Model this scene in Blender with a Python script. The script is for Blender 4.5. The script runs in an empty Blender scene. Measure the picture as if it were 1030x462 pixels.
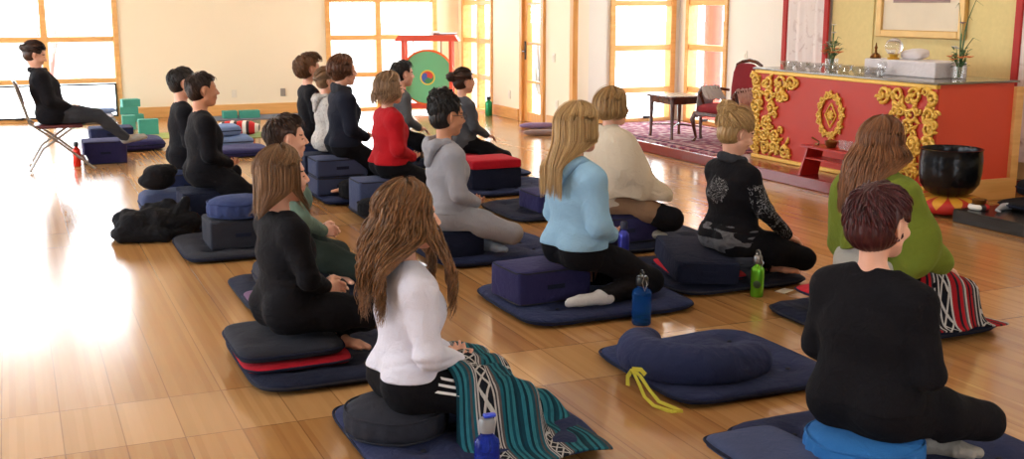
import bpy, bmesh, math, random
import numpy as np
from mathutils import Vector, Matrix
PI = math.pi
rng = np.random.default_rng(7)
random.seed(7)
SC = bpy.context.scene
COL = SC.collection

# ------------------------------------------------------------------ camera, world, light, exposure
FPX, PITCH, YAW, CAMH = 1150.0, math.radians(11.2), math.radians(23.5), 1.55
cam_data = bpy.data.cameras.new('camera'); cam = bpy.data.objects.new('camera', cam_data); COL.objects.link(cam)
cam_data.sensor_width = 36; cam_data.lens = 36 * FPX / 1030; cam_data.clip_end = 200
cam.location = (0, 0, CAMH); cam.rotation_euler = (PI/2 - PITCH, 0, -YAW)
SC.camera = cam
SC.view_settings.view_transform = 'Standard'; SC.view_settings.look = 'None'
SC.view_settings.gamma = 1; SC.view_settings.use_curve_mapping = False
SC.view_settings.exposure = 0.45
try:
    SC.cycles.use_denoising = True; SC.cycles.max_bounces = 8; SC.cycles.diffuse_bounces = 5
    SC.cycles.transparent_max_bounces = 16; SC.cycles.sample_clamp_indirect = 6; SC.cycles.caustics_reflective = False
except Exception: pass
W = bpy.data.worlds.new('world'); SC.world = W; W.use_nodes = True
bg = W.node_tree.nodes['Background']; bg.inputs[0].default_value = (0.86, 0.935, 1.0, 1); bg.inputs[1].default_value = 8.2
ADDED_LAMP_W = 7  # power of each ceiling lamp added out of view
XW, YF, XB, XL, YN, ZC, YA = 6.25, 16.4, 7.72, -4.2, -3.2, 3.5, 12.5   # right wall, far wall, alcove back, left, near, ceiling, alcove far side

def area_light(name, loc, rot, sx, sy, power, color=(1, 1, 1), portal=False):
    l = bpy.data.lights.new(name, 'AREA'); l.shape = 'RECTANGLE'; l.size = sx; l.size_y = sy; l.energy = power; l.color = color
    if portal: l.cycles.is_portal = True
    o = bpy.data.objects.new(name, l); COL.objects.link(o); o.location = loc; o.rotation_euler = rot
    return o
# daylight openings (portals only steer the sky light through the windows)
area_light('window_portal', (-0.9, YF+.02, 1.5), (-PI/2, 0, 0), 4.6, 3, 1, portal=True)
area_light('window_portal', (5.05, YF+.02, 1.5), (-PI/2, 0, 0), 1.7, 3, 1, portal=True)
area_light('window_portal', (XW+.12, 15.6, 1.5), (0, PI/2, 0), 3, 1.2, 1, portal=True)
area_light('window_portal', (7.2, YA+.12, 1.6), (-PI/2, 0, 0), .9, 2.9, 1, portal=True)
area_light('window_portal', (XB+.12, 11.87, 1.6), (0, PI/2, 0), 2.9, .9, 1, portal=True)
for yy in (4.8, 9.5, 13.4): area_light('window_portal', (XL-.12, yy, 1.7), (0, -PI/2, 0), 2.8, 3.2, 1, portal=True)
area_light('window_portal', (1.7, YN-.12, 1.75), (PI/2, 0, 0), 2.6, 2.1, 1, portal=True)

# ------------------------------------------------------------------ pixel ray -> place in the room (used to survey the floor plan)
def ray(px, py):
    x = (px-515)/FPX; y = -(py-231)/FPX
    f = math.cos(PITCH)+y*math.sin(PITCH); u = -math.sin(PITCH)+y*math.cos(PITCH)
    return x*math.cos(YAW)+f*math.sin(YAW), -x*math.sin(YAW)+f*math.cos(YAW), u
def G(px, py, z=0):
    r = ray(px, py); t = (z-CAMH)/r[2]; return r[0]*t, r[1]*t

# ------------------------------------------------------------------ object helpers
def tag(o, label=None, cat=None, group=None, kind=None):
    if label: o['label'] = label
    if cat: o['category'] = cat
    if group: o['group'] = group
    if kind: o['kind'] = kind
    return o
def empty(name, loc, rz=0):
    o = bpy.data.objects.new(name, None); COL.objects.link(o); o.location = loc; o.rotation_euler = (0, 0, rz)
    o.empty_display_size = .1; return o
def link(name, me, mats, parent=None, loc=None, rz=0):
    for m in (mats if isinstance(mats, (list, tuple)) else [mats]): me.materials.append(m)
    o = bpy.data.objects.new(name, me); COL.objects.link(o)
    if parent is not None: o.parent = parent
    if loc is not None: o.location = loc
    if rz: o.rotation_euler = (0, 0, rz)
    return o
def npmesh(name, V, Fc, smooth=True, mi=None):
    """V (n,3), Fc list of faces or an (m,k) array"""
    me = bpy.data.meshes.new(name)
    if isinstance(Fc, np.ndarray):
        me.vertices.add(len(V)); me.vertices.foreach_set('co', np.asarray(V, np.float32).ravel())
        m, k = Fc.shape
        me.loops.add(m*k); me.loops.foreach_set('vertex_index', Fc.astype(np.int32).ravel())
        me.polygons.add(m); me.polygons.foreach_set('loop_start', np.arange(0, m*k, k, dtype=np.int32))
        me.polygons.foreach_set('loop_total', np.full(m, k, np.int32))
    else:
        me.from_pydata([tuple(v) for v in V], [], Fc)
    me.update(calc_edges=True)
    if mi is not None: me.polygons.foreach_set('material_index', np.asarray(mi, np.int32))
    if smooth: me.polygons.foreach_set('use_smooth', np.ones(len(me.polygons), bool))
    me.validate(); me.update()
    return me
class MB:
    """collects shapes into one mesh"""
    def __init__(s): s.bm = bmesh.new()
    def box(s, x0, x1, y0, y1, z0, z1, bev=0.0, seg=2, M=None):
        r = bmesh.ops.create_cube(s.bm, size=1)['verts']
        for v in r: v.co = Vector((x0+(v.co.x+.5)*(x1-x0), y0+(v.co.y+.5)*(y1-y0), z0+(v.co.z+.5)*(z1-z0)))
        if M is not None: bmesh.ops.transform(s.bm, matrix=M, verts=r)
        if bev: 
            ed = list({e for v in r for e in v.link_edges})
            bmesh.ops.bevel(s.bm, geom=ed, offset=bev, segments=seg, affect='EDGES', profile=.5)
        return s
    def add(s, V, Fc):
        vs = [s.bm.verts.new(tuple(v)) for v in V]
        for f in Fc:
            try: s.bm.faces.new([vs[i] for i in f])
            except ValueError: pass
        return s
    def tube(s, pts, r, n=8, cyc=False, flat=1.0, cap=True):
        V, Fc = tube(pts, r, n, cyc, flat, cap); return s.add(V, Fc)
    def lathe(s, prof, n=32, c=(0, 0, 0), M=None):
        V = []; Fc = []
        for (r, z) in prof:
            for i in range(n):
                a = 2*PI*i/n; V.append(Vector((r*math.cos(a), r*math.sin(a), z)))
        for j in range(len(prof)-1):
            for i in range(n):
                k = (i+1) % n; Fc.append((j*n+i, j*n+k, (j+1)*n+k, (j+1)*n+i))
        if M is not None: V = [M @ v for v in V]
        V = [v+Vector(c) for v in V]
        return s.add(V, Fc)
    def prism(s, poly, z0, z1, M=None):
        n = len(poly); V = [Vector((x, y, z0)) for x, y in poly]+[Vector((x, y, z1)) for x, y in poly]
        if M is not None: V = [M @ v for v in V]
        Fc = [tuple(range(n-1, -1, -1)), tuple(range(n, 2*n))]+[(i, (i+1) % n, n+(i+1) % n, n+i) for i in range(n)]
        return s.add(V, Fc)
    def build(s, name, mat, parent=None, loc=None, rz=0, smooth=False):
        bmesh.ops.recalc_face_normals(s.bm, faces=s.bm.faces)
        me = bpy.data.meshes.new(name); s.bm.to_mesh(me); s.bm.free()
        if smooth:
            me.polygons.foreach_set('use_smooth', np.ones(len(me.polygons), bool))
            try: me.set_sharp_from_angle(angle=math.radians(40))
            except Exception: pass
        return link(name, me, mat, parent, loc, rz)
def tube(pts, r, n=8, cyc=False, flat=1.0, cap=True):
    pts = [Vector(p) for p in pts]; m = len(pts); V = []; Fc = []
    rs = r if isinstance(r, (list, tuple, np.ndarray)) else [r]*m
    up = Vector((0, 0, 1))
    for i, p in enumerate(pts):
        a = pts[i-1] if (i or cyc) else p; b = pts[(i+1) % m] if (i < m-1 or cyc) else p
        t = (b-a).normalized() if (b-a).length > 1e-9 else up
        ref = up if abs(t.z) < .92 else Vector((1, 0, 0))
        u = t.cross(ref).normalized(); w = u.cross(t).normalized()
        for k in range(n):
            an = 2*PI*k/n; V.append(p+u*math.cos(an)*rs[i]+w*math.sin(an)*rs[i]*flat)
    for i in range(m if cyc else m-1):
        j = (i+1) % m
        for k in range(n):
            l = (k+1) % n; Fc.append((i*n+k, i*n+l, j*n+l, j*n+k))
    if cap and not cyc:
        Fc.append(tuple(range(n-1, -1, -1))); Fc.append(tuple((m-1)*n+k for k in range(n)))
    return V, Fc

# ------------------------------------------------------------------ materials
def new_mat(name):
    m = bpy.data.materials.new(name); m.use_nodes = True
    return m, m.node_tree, m.node_tree.nodes['Principled BSDF']
def N(nt, t, **kw):
    n = nt.nodes.new(t)
    for k, v in kw.items():
        if k.startswith('i_'):
            key = k[2:]; key = int(key) if key.isdigit() else key.replace('_', ' ')
            n.inputs[key].default_value = v
        else: setattr(n, k, v)
    return n
def L(nt, a, b): nt.links.new(a, b)
def mathn(nt, op, a, b=None, c=None):
    n = nt.nodes.new('ShaderNodeMath'); n.operation = op
    for i, v in enumerate((a, b, c)):
        if v is None: continue
        if isinstance(v, (int, float)): n.inputs[i].default_value = v
        else: nt.links.new(v, n.inputs[i])
    return n.outputs[0]
def mixc(nt, f, a, b):
    n = nt.nodes.new('ShaderNodeMix'); n.data_type = 'RGBA'
    for i, v in ((0, f), (6, a), (7, b)):
        if isinstance(v, (int, float)): n.inputs[i].default_value = v
        elif isinstance(v, tuple): n.inputs[i].default_value = (*v[:3], 1)
        else: nt.links.new(v, n.inputs[i])
    return n.outputs[2]
def lin(h):
    """sRGB 0-255 -> linear"""
    return tuple(((c/255)/12.92 if c/255 <= .04045 else ((c/255+.055)/1.055)**2.4) for c in h)
def ramp(nt, fac, stops, interp='LINEAR'):
    r = nt.nodes.new('ShaderNodeValToRGB'); r.color_ramp.interpolation = interp
    e = r.color_ramp.elements
    while len(e) < len(stops): e.new(.5)
    for k, (p, c) in enumerate(stops): e[k].position = p; e[k].color = (*c, 1)
    nt.links.new(fac, r.inputs[0]); return r.outputs[0]
def bump(nt, b, h, strength=.3, dist=.01):
    n = N(nt, 'ShaderNodeBump'); n.inputs['Strength'].default_value = strength; n.inputs['Distance'].default_value = dist
    L(nt, h, n.inputs['Height']); L(nt, n.outputs[0], b.inputs['Normal'])
def plain(name, c, rough=.5, metal=0, spec=.5, var=.06, scale=8, bmp=0):
    m, nt, b = new_mat(name); c = lin(c)
    b.inputs['Roughness'].default_value = rough; b.inputs['Metallic'].default_value = metal
    b.inputs['Specular IOR Level'].default_value = spec
    tc = N(nt, 'ShaderNodeTexCoord'); no = N(nt, 'ShaderNodeTexNoise', i_Scale=scale, i_Detail=3.0); L(nt, tc.outputs['Object'], no.inputs['Vector'])
    L(nt, mixc(nt, no.outputs[0], tuple(x*(1-var) for x in c), tuple(min(1, x*(1+var)) for x in c)), b.inputs['Base Color'])
    if bmp: bump(nt, b, no.outputs[0], bmp, .01)
    return m
def fabric(name, c, rough=.9, var=.18, wv=260, bs=.6, sheen=.25, fold=.5, blot=5):
    m, nt, b = new_mat(name); c = lin(c)
    b.inputs['Roughness'].default_value = rough; b.inputs['Specular IOR Level'].default_value = .15
    b.inputs['Sheen Weight'].default_value = sheen if max(c) > .06 else .05; b.inputs['Sheen Roughness'].default_value = .5
    b.inputs['Sheen Tint'].default_value = (*[min(1, x*1.5+.1) for x in c], 1)
    tc = N(nt, 'ShaderNodeTexCoord')
    no = N(nt, 'ShaderNodeTexNoise', i_Scale=float(blot), i_Detail=5.0); L(nt, tc.outputs['Object'], no.inputs['Vector'])
    n2 = N(nt, 'ShaderNodeTexNoise', i_Scale=float(wv), i_Detail=2.0); L(nt, tc.outputs['Object'], n2.inputs['Vector'])
    a = mixc(nt, no.outputs[0], tuple(x*(1-var) for x in c), tuple(min(1, x*(1+var)) for x in c))
    a = mixc(nt, mathn(nt, 'MULTIPLY', n2.outputs[0], .35), a, tuple(x*.55 for x in c))
    L(nt, a, b.inputs['Base Color'])
    n3 = N(nt, 'ShaderNodeTexNoise', i_Scale=16.0, i_Detail=3.0, i_Distortion=.8); L(nt, tc.outputs['Object'], n3.inputs['Vector'])
    h = mathn(nt, 'ADD', mathn(nt, 'MULTIPLY', n3.outputs[0], fold), mathn(nt, 'MULTIPLY', n2.outputs[0], .08))
    bump(nt, b, h, bs, .03)
    return m
def skin(c):
    m, nt, b = new_mat('skin'); c = lin(c)
    b.inputs['Roughness'].default_value = .5; b.inputs['Subsurface Weight'].default_value = .08
    b.inputs['Subsurface Radius'].default_value = (1, .35, .2); b.inputs['Subsurface Scale'].default_value = .01
    tc = N(nt, 'ShaderNodeTexCoord'); no = N(nt, 'ShaderNodeTexNoise', i_Scale=22.0, i_Detail=3.0); L(nt, tc.outputs['Object'], no.inputs['Vector'])
    L(nt, mixc(nt, no.outputs[0], tuple(x*.92 for x in c), (min(1, c[0]*1.1), c[1]*1.0, c[2]*.97)), b.inputs['Base Color'])
    return m
def hairmat(name, dark, light, rough=.38, hi=.35):
    m, nt, b = new_mat(name)
    g = N(nt, 'ShaderNodeNewGeometry'); tc = N(nt, 'ShaderNodeTexCoord')
    mp = N(nt, 'ShaderNodeMapping'); mp.inputs['Scale'].default_value = (160, 160, 14); L(nt, tc.outputs['Object'], mp.inputs[0])
    no = N(nt, 'ShaderNodeTexNoise', i_Scale=1.0, i_Detail=3.0); L(nt, mp.outputs[0], no.inputs['Vector'])
    f = mathn(nt, 'ADD', mathn(nt, 'MULTIPLY', g.outputs['Random Per Island'], .42), mathn(nt, 'MULTIPLY', no.outputs[0], .75))
    L(nt, ramp(nt, f, [(.15, lin(dark)), (.62, tuple((a+d)/2 for a, d in zip(lin(dark), lin(light)))), (1.0, lin(light))]), b.inputs['Base Color'])
    b.inputs['Roughness'].default_value = rough; b.inputs['Specular IOR Level'].default_value = hi
    bump(nt, b, no.outputs[0], .3, .003)
    return m
def glass_pane(name, tint=(1, 1, 1), gl=.08):
    m = bpy.data.materials.new(name); m.use_nodes = True; nt = m.node_tree; nt.nodes.clear()
    o = N(nt, 'ShaderNodeOutputMaterial'); t = N(nt, 'ShaderNodeBsdfTransparent'); g = N(nt, 'ShaderNodeBsdfGlossy'); g.inputs['Roughness'].default_value = .02
    t.inputs[0].default_value = (*tint, 1); mx = N(nt, 'ShaderNodeMixShader')
    lw = N(nt, 'ShaderNodeLayerWeight'); lw.inputs[0].default_value = .5
    L(nt, mathn(nt, 'ADD', mathn(nt, 'MULTIPLY', mathn(nt, 'POWER', lw.outputs['Facing'], 5.0), .8), gl*.5), mx.inputs[0]); L(nt, t.outputs[0], mx.inputs[1]); L(nt, g.outputs[0], mx.inputs[2]); L(nt, mx.outputs[0], o.inputs[0])
    return m

# ------------------------------------------------------------------ signed-distance modelling: smooth bodies, clothes, cushions
class V3: pass
def wr(p, seed, f=(12, 12, 30), warp=1.0):
    """smooth wrinkly noise -1..1 at points p"""
    r = np.random.default_rng(seed); f = np.array(f, float)
    q = p*f; out = 0; w = np.sin(q @ r.normal(0, .5, 3)+r.uniform(0, 6))*warp
    for k in range(4):
        d = r.normal(0, 1, 3); d /= np.linalg.norm(d)
        out = out+np.sin(q @ d*(1+.5*k)+w*(1+.6*k)+r.uniform(0, 6))/(1+.5*k)
    return out/2.4
def cone(a, b, ra, rb=None, k=.02, sc=(1, 1, 1)): return ('c', np.array(a, float), np.array(b, float), ra, ra if rb is None else rb, k, np.array(sc, float))
def ell(c, r, k=.02, R=None, op=1): return ('e', np.array(c, float), np.array(r, float), k, R, op)
def rbox(c, h, r, k=.01, R=None): return ('b', np.array(c, float), np.array(h, float), r, k, R)
def chain(pts, rs, k=.02, sc=(1, 1, 1)): return [cone(pts[i], pts[i+1], rs[i], rs[i+1], k, sc) for i in range(len(pts)-1)]
def pbounds(p):
    if p[0] == 'c':
        R = np.maximum(p[3], p[4])*np.maximum(p[6], .3)
        return np.minimum(p[1], p[2])-R, np.maximum(p[1], p[2])+R
    if p[0] == 'e':
        R = p[2] if p[4] is None else np.full(3, p[2].max()); return p[1]-R, p[1]+R
    R = p[2] if p[5] is None else np.full(3, np.linalg.norm(p[2])); return p[1]-R-p[3], p[1]+R+p[3]
def pdist(p, X, Y, Z):
    if p[0] == 'c':
        a, b, ra, rb, k, sc = p[1:]
        a = a.astype(np.float32); ba = ((b-a)/sc); x = (X-a[0])/sc[0]; y = (Y-a[1])/sc[1]; z = (Z-a[2])/sc[2]
        L2 = max(float(ba @ ba), 1e-12)
        t = np.clip((x*ba[0]+y*ba[1]+z*ba[2])/L2, 0, 1)
        return np.sqrt((x-t*ba[0])**2+(y-t*ba[1])**2+(z-t*ba[2])**2)-(ra+t*(rb-ra)), k, 1
    if p[0] == 'e': _, c, r, k, R, op = p
    else: _, c, hh, rr, k, R = p; op = 1
    x, y, z = X-c[0], Y-c[1], Z-c[2]
    if R is not None:
        x, y, z = (R[0, 0]*x+R[1, 0]*y+R[2, 0]*z), (R[0, 1]*x+R[1, 1]*y+R[2, 1]*z), (R[0, 2]*x+R[1, 2]*y+R[2, 2]*z)
    if p[0] == 'e':
        k0 = np.sqrt((x/r[0])**2+(y/r[1])**2+(z/r[2])**2); k1 = np.sqrt((x/r[0]**2)**2+(y/r[1]**2)**2+(z/r[2]**2)**2)
        return k0*(k0-1)/np.maximum(k1, 1e-6), k, op
    q = [np.abs(v)-(h_-rr) for v, h_ in zip((x, y, z), hh)]
    o = np.sqrt(np.maximum(q[0], 0)**2+np.maximum(q[1], 0)**2+np.maximum(q[2], 0)**2)
    return o+np.minimum(np.maximum(q[0], np.maximum(q[1], q[2])), 0)-rr, k, op
def field(prims, h, pad=.02, disp=None, clip=None, zmin=None):
    B = [pbounds(p) for p in prims if not (p[0] == 'e' and p[5] < 0)]
    lo = np.min([b[0] for b in B], 0)-pad-2*h; hi = np.max([b[1] for b in B], 0)+pad+2*h
    if zmin is not None: lo[2] = max(lo[2], zmin-2*h)
    n = np.ceil((hi-lo)/h).astype(int)+1
    ax = [(lo[i]+h*np.arange(n[i])).astype(np.float32) for i in range(3)]
    D = np.full(n, .5, np.float32)
    for p in prims:
        a, b = pbounds(p); k = p[5] if p[0] == 'c' else (p[3] if p[0] == 'e' else p[4])
        m = k+.03+h
        i0 = np.clip(np.floor((a-m-lo)/h).astype(int), 0, n); i1 = np.clip(np.ceil((b+m-lo)/h).astype(int)+1, 0, n)
        if np.any(i1 <= i0): continue
        s = tuple(slice(i0[j], i1[j]) for j in range(3))
        X = ax[0][s[0]][:, None, None]; Y = ax[1][s[1]][None, :, None]; Z = ax[2][s[2]][None, None, :]
        d, k, op = pdist(p, X, Y, Z); d = d.astype(np.float32); c = D[s]
        if op > 0:
            hh = np.maximum(k-np.abs(c-d), 0)/k; D[s] = np.minimum(c, d)-hh*hh*k*.25
        else:
            d = -d; hh = np.maximum(k-np.abs(c-d), 0)/k; D[s] = np.maximum(c, d)+hh*hh*k*.25
    if disp is not None or clip is not None:
        idx = np.nonzero(np.abs(D) < .035)
        P = np.stack([ax[0][idx[0]], ax[1][idx[1]], ax[2][idx[2]]], 1)
        if disp is not None: D[idx] += disp(P).astype(np.float32)
        if clip is not None:
            idx = np.nonzero(D < .035)
            P = np.stack([ax[0][idx[0]], ax[1][idx[1]], ax[2][idx[2]]], 1)
            D[idx] = np.maximum(D[idx], clip(P).astype(np.float32))
    if zmin is not None: D = np.maximum(D, (zmin-ax[2])[None, None, :])
    D[0], D[-1] = .1, .1; D[:, 0] = .1; D[:, -1] = .1; D[:, :, 0] = np.maximum(D[:, :, 0], .001); D[:, :, -1] = .1
    return D, lo, h
def surfnet(D, lo, h):
    S = D < 0; n = np.array(D.shape)-1
    cnt = np.zeros(n, np.int8)
    off = [(i, j, k) for i in (0, 1) for j in (0, 1) for k in (0, 1)]
    for o in off: cnt += S[o[0]:o[0]+n[0], o[1]:o[1]+n[1], o[2]:o[2]+n[2]]
    I = np.stack(np.nonzero((cnt > 0) & (cnt < 8)), 1)
    if len(I) == 0: return np.zeros((0, 3)), np.zeros((0, 4), int)
    val = {o: D[I[:, 0]+o[0], I[:, 1]+o[1], I[:, 2]+o[2]] for o in off}
    acc = np.zeros((len(I), 3)); num = np.zeros(len(I))
    for o in off:
        for a in range(3):
            if o[a]: continue
            q = list(o); q[a] = 1; q = tuple(q); va, vb = val[o], val[q]; m = (va < 0) != (vb < 0)
            t = np.where(m, va/np.where(m, va-vb, 1), 0)
            pt = np.array(o, float)[None, :].repeat(len(I), 0); pt[:, a] += t
            acc += pt*m[:, None]; num += m
    V = lo+(I+acc/num[:, None])*h
    im = np.full(n, -1, np.int32); im[I[:, 0], I[:, 1], I[:, 2]] = np.arange(len(I))
    Q = []
    for a in range(3):
        b, c = (a+1) % 3, (a+2) % 3
        sl0 = [slice(None)]*3; sl1 = [slice(None)]*3; sl0[a] = slice(0, -1); sl1[a] = slice(1, None)
        A0, A1 = S[tuple(sl0)], S[tuple(sl1)]
        E = np.stack(np.nonzero(A0 != A1), 1)
        ok = (E[:, b] > 0) & (E[:, c] > 0) & (E[:, b] < n[b]) & (E[:, c] < n[c]); E = E[ok]
        fl = A0[E[:, 0], E[:, 1], E[:, 2]]
        def g(db, dc):
            J = E.copy(); J[:, b] -= db; J[:, c] -= dc; return im[J[:, 0], J[:, 1], J[:, 2]]
        q = np.stack([g(1, 1), g(0, 1), g(0, 0), g(1, 0)], 1)
        q[~fl] = q[~fl][:, ::-1]; Q.append(q)
    Q = np.concatenate(Q); return V, Q[(Q >= 0).all(1)]
def sdf_obj(name, prims, h, mats, parent=None, disp=None, clip=None, zmin=None, classify=None, extra=None, loc=None, rz=0, pad=.02):
    V, Q = surfnet(*field(prims, h, pad, disp, clip, zmin))
    if extra is not None:
        V2, Q2 = extra; Q = np.concatenate([Q, Q2+len(V)]) if len(Q2) else Q; V = np.concatenate([V, V2]) if len(V2) else V
    mi = classify(V[Q].mean(1)) if classify is not None else None
    return link(name, npmesh(name, V, Q, True, mi), mats, parent, loc, rz)
def rotm(ax, a):
    return np.array(Matrix.Rotation(a, 3, ax))

# ================================================================== ROOM
M = {}
M['cream'] = plain('cream_wall_paint', (245, 236, 212), .75, var=.02, scale=2)
M['white'] = plain('white_wall_paint', (234, 230, 218), .75, var=.02, scale=2)
M['ceil'] = plain('ceiling_paint', (235, 230, 220), .8, var=.02)
M['plate'] = plain('switch_plastic', (235, 230, 215), .4)
M['dark'] = plain('dark_metal', (40, 38, 38), .4, .3)
def wood_mat(name, c, c2, rough=.35, ax='z', sc=3):
    m, nt, b = new_mat(name); tc = N(nt, 'ShaderNodeTexCoord'); mp = N(nt, 'ShaderNodeMapping'); L(nt, tc.outputs['Object'], mp.inputs[0])
    s = {'x': (sc, sc*9, sc*9), 'y': (sc*9, sc, sc*9), 'z': (sc*9, sc*9, sc)}[ax]; mp.inputs['Scale'].default_value = s
    no = N(nt, 'ShaderNodeTexNoise', i_Scale=1.0, i_Detail=6.0, i_Distortion=.4); L(nt, mp.outputs[0], no.inputs['Vector'])
    L(nt, ramp(nt, no.outputs[0], [(.3, lin(c)), (.7, lin(c2))]), b.inputs['Base Color'])
    b.inputs['Roughness'].default_value = rough; bump(nt, b, no.outputs[0], .08, .003); return m
M['fir'] = wood_mat('honey_wood', (205, 142, 70), (228, 170, 96), .35)
M['fir_y'] = wood_mat('honey_wood_long', (205, 145, 75), (228, 172, 100), .35, 'y')
M['fir_x'] = wood_mat('honey_wood_across', (222, 168, 98), (238, 188, 120), .35, 'x')
M['dwood'] = wood_mat('dark_polished_wood', (62, 28, 18), (96, 48, 30), .25)
M['mwood'] = wood_mat('brown_wood', (110, 66, 40), (140, 90, 58), .3)
M['glass'] = glass_pane('window_glass')
# floor: bamboo planks along Y, end joints lined up across the room
m, nt, b = new_mat('bamboo_floor'); M['floor'] = m
ge = N(nt, 'ShaderNodeNewGeometry'); se = N(nt, 'ShaderNodeSeparateXYZ'); L(nt, ge.outputs['Position'], se.inputs[0])
px, py = se.outputs[0], se.outputs[1]
u = mathn(nt, 'DIVIDE', mathn(nt, 'ADD', px, 20.02), .205); ui = mathn(nt, 'FLOOR', u); uf = mathn(nt, 'FRACT', u)
v = mathn(nt, 'DIVIDE', mathn(nt, 'ADD', py, 20*3.72-4.08), 3.72); vi = mathn(nt, 'FLOOR', v); vf = mathn(nt, 'FRACT', v)
short = mathn(nt, 'LESS_THAN', vf, .1265)
row = mathn(nt, 'ADD', mathn(nt, 'MULTIPLY', vi, 2), short)
cb = N(nt, 'ShaderNodeCombineXYZ'); L(nt, ui, cb.inputs[0]); L(nt, row, cb.inputs[1])
wn = N(nt, 'ShaderNodeTexWhiteNoise', noise_dimensions='2D'); L(nt, cb.outputs[0], wn.inputs['Vector'])
cb2 = N(nt, 'ShaderNodeCombineXYZ'); L(nt, mathn(nt, 'FLOOR', mathn(nt, 'MULTIPLY', u, 8)), cb2.inputs[0]); L(nt, row, cb2.inputs[1])
wn2 = N(nt, 'ShaderNodeTexWhiteNoise', noise_dimensions='2D'); L(nt, cb2.outputs[0], wn2.inputs['Vector'])
mp = N(nt, 'ShaderNodeMapping'); mp.inputs['Scale'].default_value = (60, 3, 1); L(nt, ge.outputs['Position'], mp.inputs[0])
no = N(nt, 'ShaderNodeTexNoise', i_Scale=1.0, i_Detail=5.0); L(nt, mp.outputs[0], no.inputs['Vector'])
f = mathn(nt, 'ADD', mathn(nt, 'MULTIPLY', wn.outputs['Value'], .33), mathn(nt, 'ADD', mathn(nt, 'MULTIPLY', wn2.outputs['Value'], .37), mathn(nt, 'MULTIPLY', no.outputs[0], .3)))
c = ramp(nt, f, [(.1, lin((150, 104, 58))), (.5, lin((172, 126, 76))), (.9, lin((190, 144, 92)))])
c = mixc(nt, mathn(nt, 'MULTIPLY', short, .35), c, lin((200, 160, 110)))
eu = mathn(nt, 'LESS_THAN', mathn(nt, 'MINIMUM', uf, mathn(nt, 'SUBTRACT', 1, uf)), .011)
evs = mathn(nt, 'MINIMUM', mathn(nt, 'MINIMUM', vf, mathn(nt, 'SUBTRACT', 1, vf)), mathn(nt, 'ABSOLUTE', mathn(nt, 'SUBTRACT', vf, .1265)))
ev = mathn(nt, 'LESS_THAN', evs, .0008)
seam = mathn(nt, 'MAXIMUM', mathn(nt, 'MULTIPLY', eu, .55), mathn(nt, 'MULTIPLY', ev, .7))
L(nt, mixc(nt, seam, c, lin((96, 60, 30))), b.inputs['Base Color'])
n2 = N(nt, 'ShaderNodeTexNoise', i_Scale=2.2, i_Detail=4.0); L(nt, ge.outputs['Position'], n2.inputs['Vector'])
L(nt, mathn(nt, 'ADD', mathn(nt, 'MULTIPLY', n2.outputs[0], .08), mathn(nt, 'ADD', mathn(nt, 'MULTIPLY', wn.outputs['Value'], .04), .12)), b.inputs['Roughness'])
b.inputs['Specular IOR Level'].default_value = .75
bump(nt, b, mathn(nt, 'ADD', mathn(nt, 'MULTIPLY', seam, -1.0), mathn(nt, 'MULTIPLY', n2.outputs[0], .05)), .25, .003)

def struct(name, mb, mat, **k): o = mb.build(name, mat, **k); o['kind'] = 'structure'; return o
struct('floor', MB().box(XL, XB+.1, YN, YA+.1, -.12, 0).box(XL, XW+.1, YA+.1, YF+.1, -.12, 0), M['floor'])
struct('ceiling', MB().box(XL-.2, XB+.3, YN-.2, YA+.3, ZC, ZC+.15).box(XL-.2, XW+.3, YA+.3, YF+.3, ZC, ZC+.15), M['ceil'])
# walls with openings, assembled around the windows
def wall_y(name, Y0, Y1, X0, X1, holes, mat, z1=ZC):
    """wall lying along X; holes = (x0, x1, z0, z1)"""
    mb = MB(); x = X0
    for (a, b_, c_, d_) in sorted(holes):
        if a > x: mb.box(x, a, Y0, Y1, 0, z1)
        if c_ > 0: mb.box(a, b_, Y0, Y1, 0, c_)
        if d_ < z1: mb.box(a, b_, Y0, Y1, d_, z1)
        x = b_
    if x < X1: mb.box(x, X1, Y0, Y1, 0, z1)
    return struct(name, mb, mat)
def wall_x(name, X0, X1, Y0, Y1, holes, mat, z1=ZC):
    mb = MB(); y = Y0
    for (a, b_, c_, d_) in sorted(holes):
        if a > y: mb.box(X0, X1, y, a, 0, z1)
        if c_ > 0: mb.box(X0, X1, a, b_, 0, c_)
        if d_ < z1: mb.box(X0, X1, a, b_, d_, z1)
        y = b_
    if y < Y1: mb.box(X0, X1, y, Y1, 0, z1)
    return struct(name, mb, mat)
wall_y('wall_far', YF, YF+.2, XL, XW+.2, [(-3.2, 1.36, 0, 3.0), (4.2, 5.9, 0, 3.0)], M['cream'])
wall_x('wall_right', XW, XW+.2, YA+.0, YF, [(15.05, 16.22, 0, 3.0), (13.3, 14.05, 0, 2.6)], M['cream'])
wall_y('wall_alcove', YA, YA+.2, XW+.2, XB+.2, [(6.74, 7.66, .1, 3.0)], M['white'])
wall_x('wall_back', XB, XB+.2, YN, YA, [(11.42, 12.32, .1, 3.0)], M['white'])
wall_x('wall_left', XL-.2, XL, YN, YF+.2, [(3.2, 6.4, .3, 3.1), (7.9, 11.1, .3, 3.1), (11.8, 15.0, .3, 3.1)], M['cream'])
wall_y('wall_near', YN-.2, YN, XL, XB+.1, [(.4, 3.0, .7, 2.8)], M['cream'])
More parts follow.
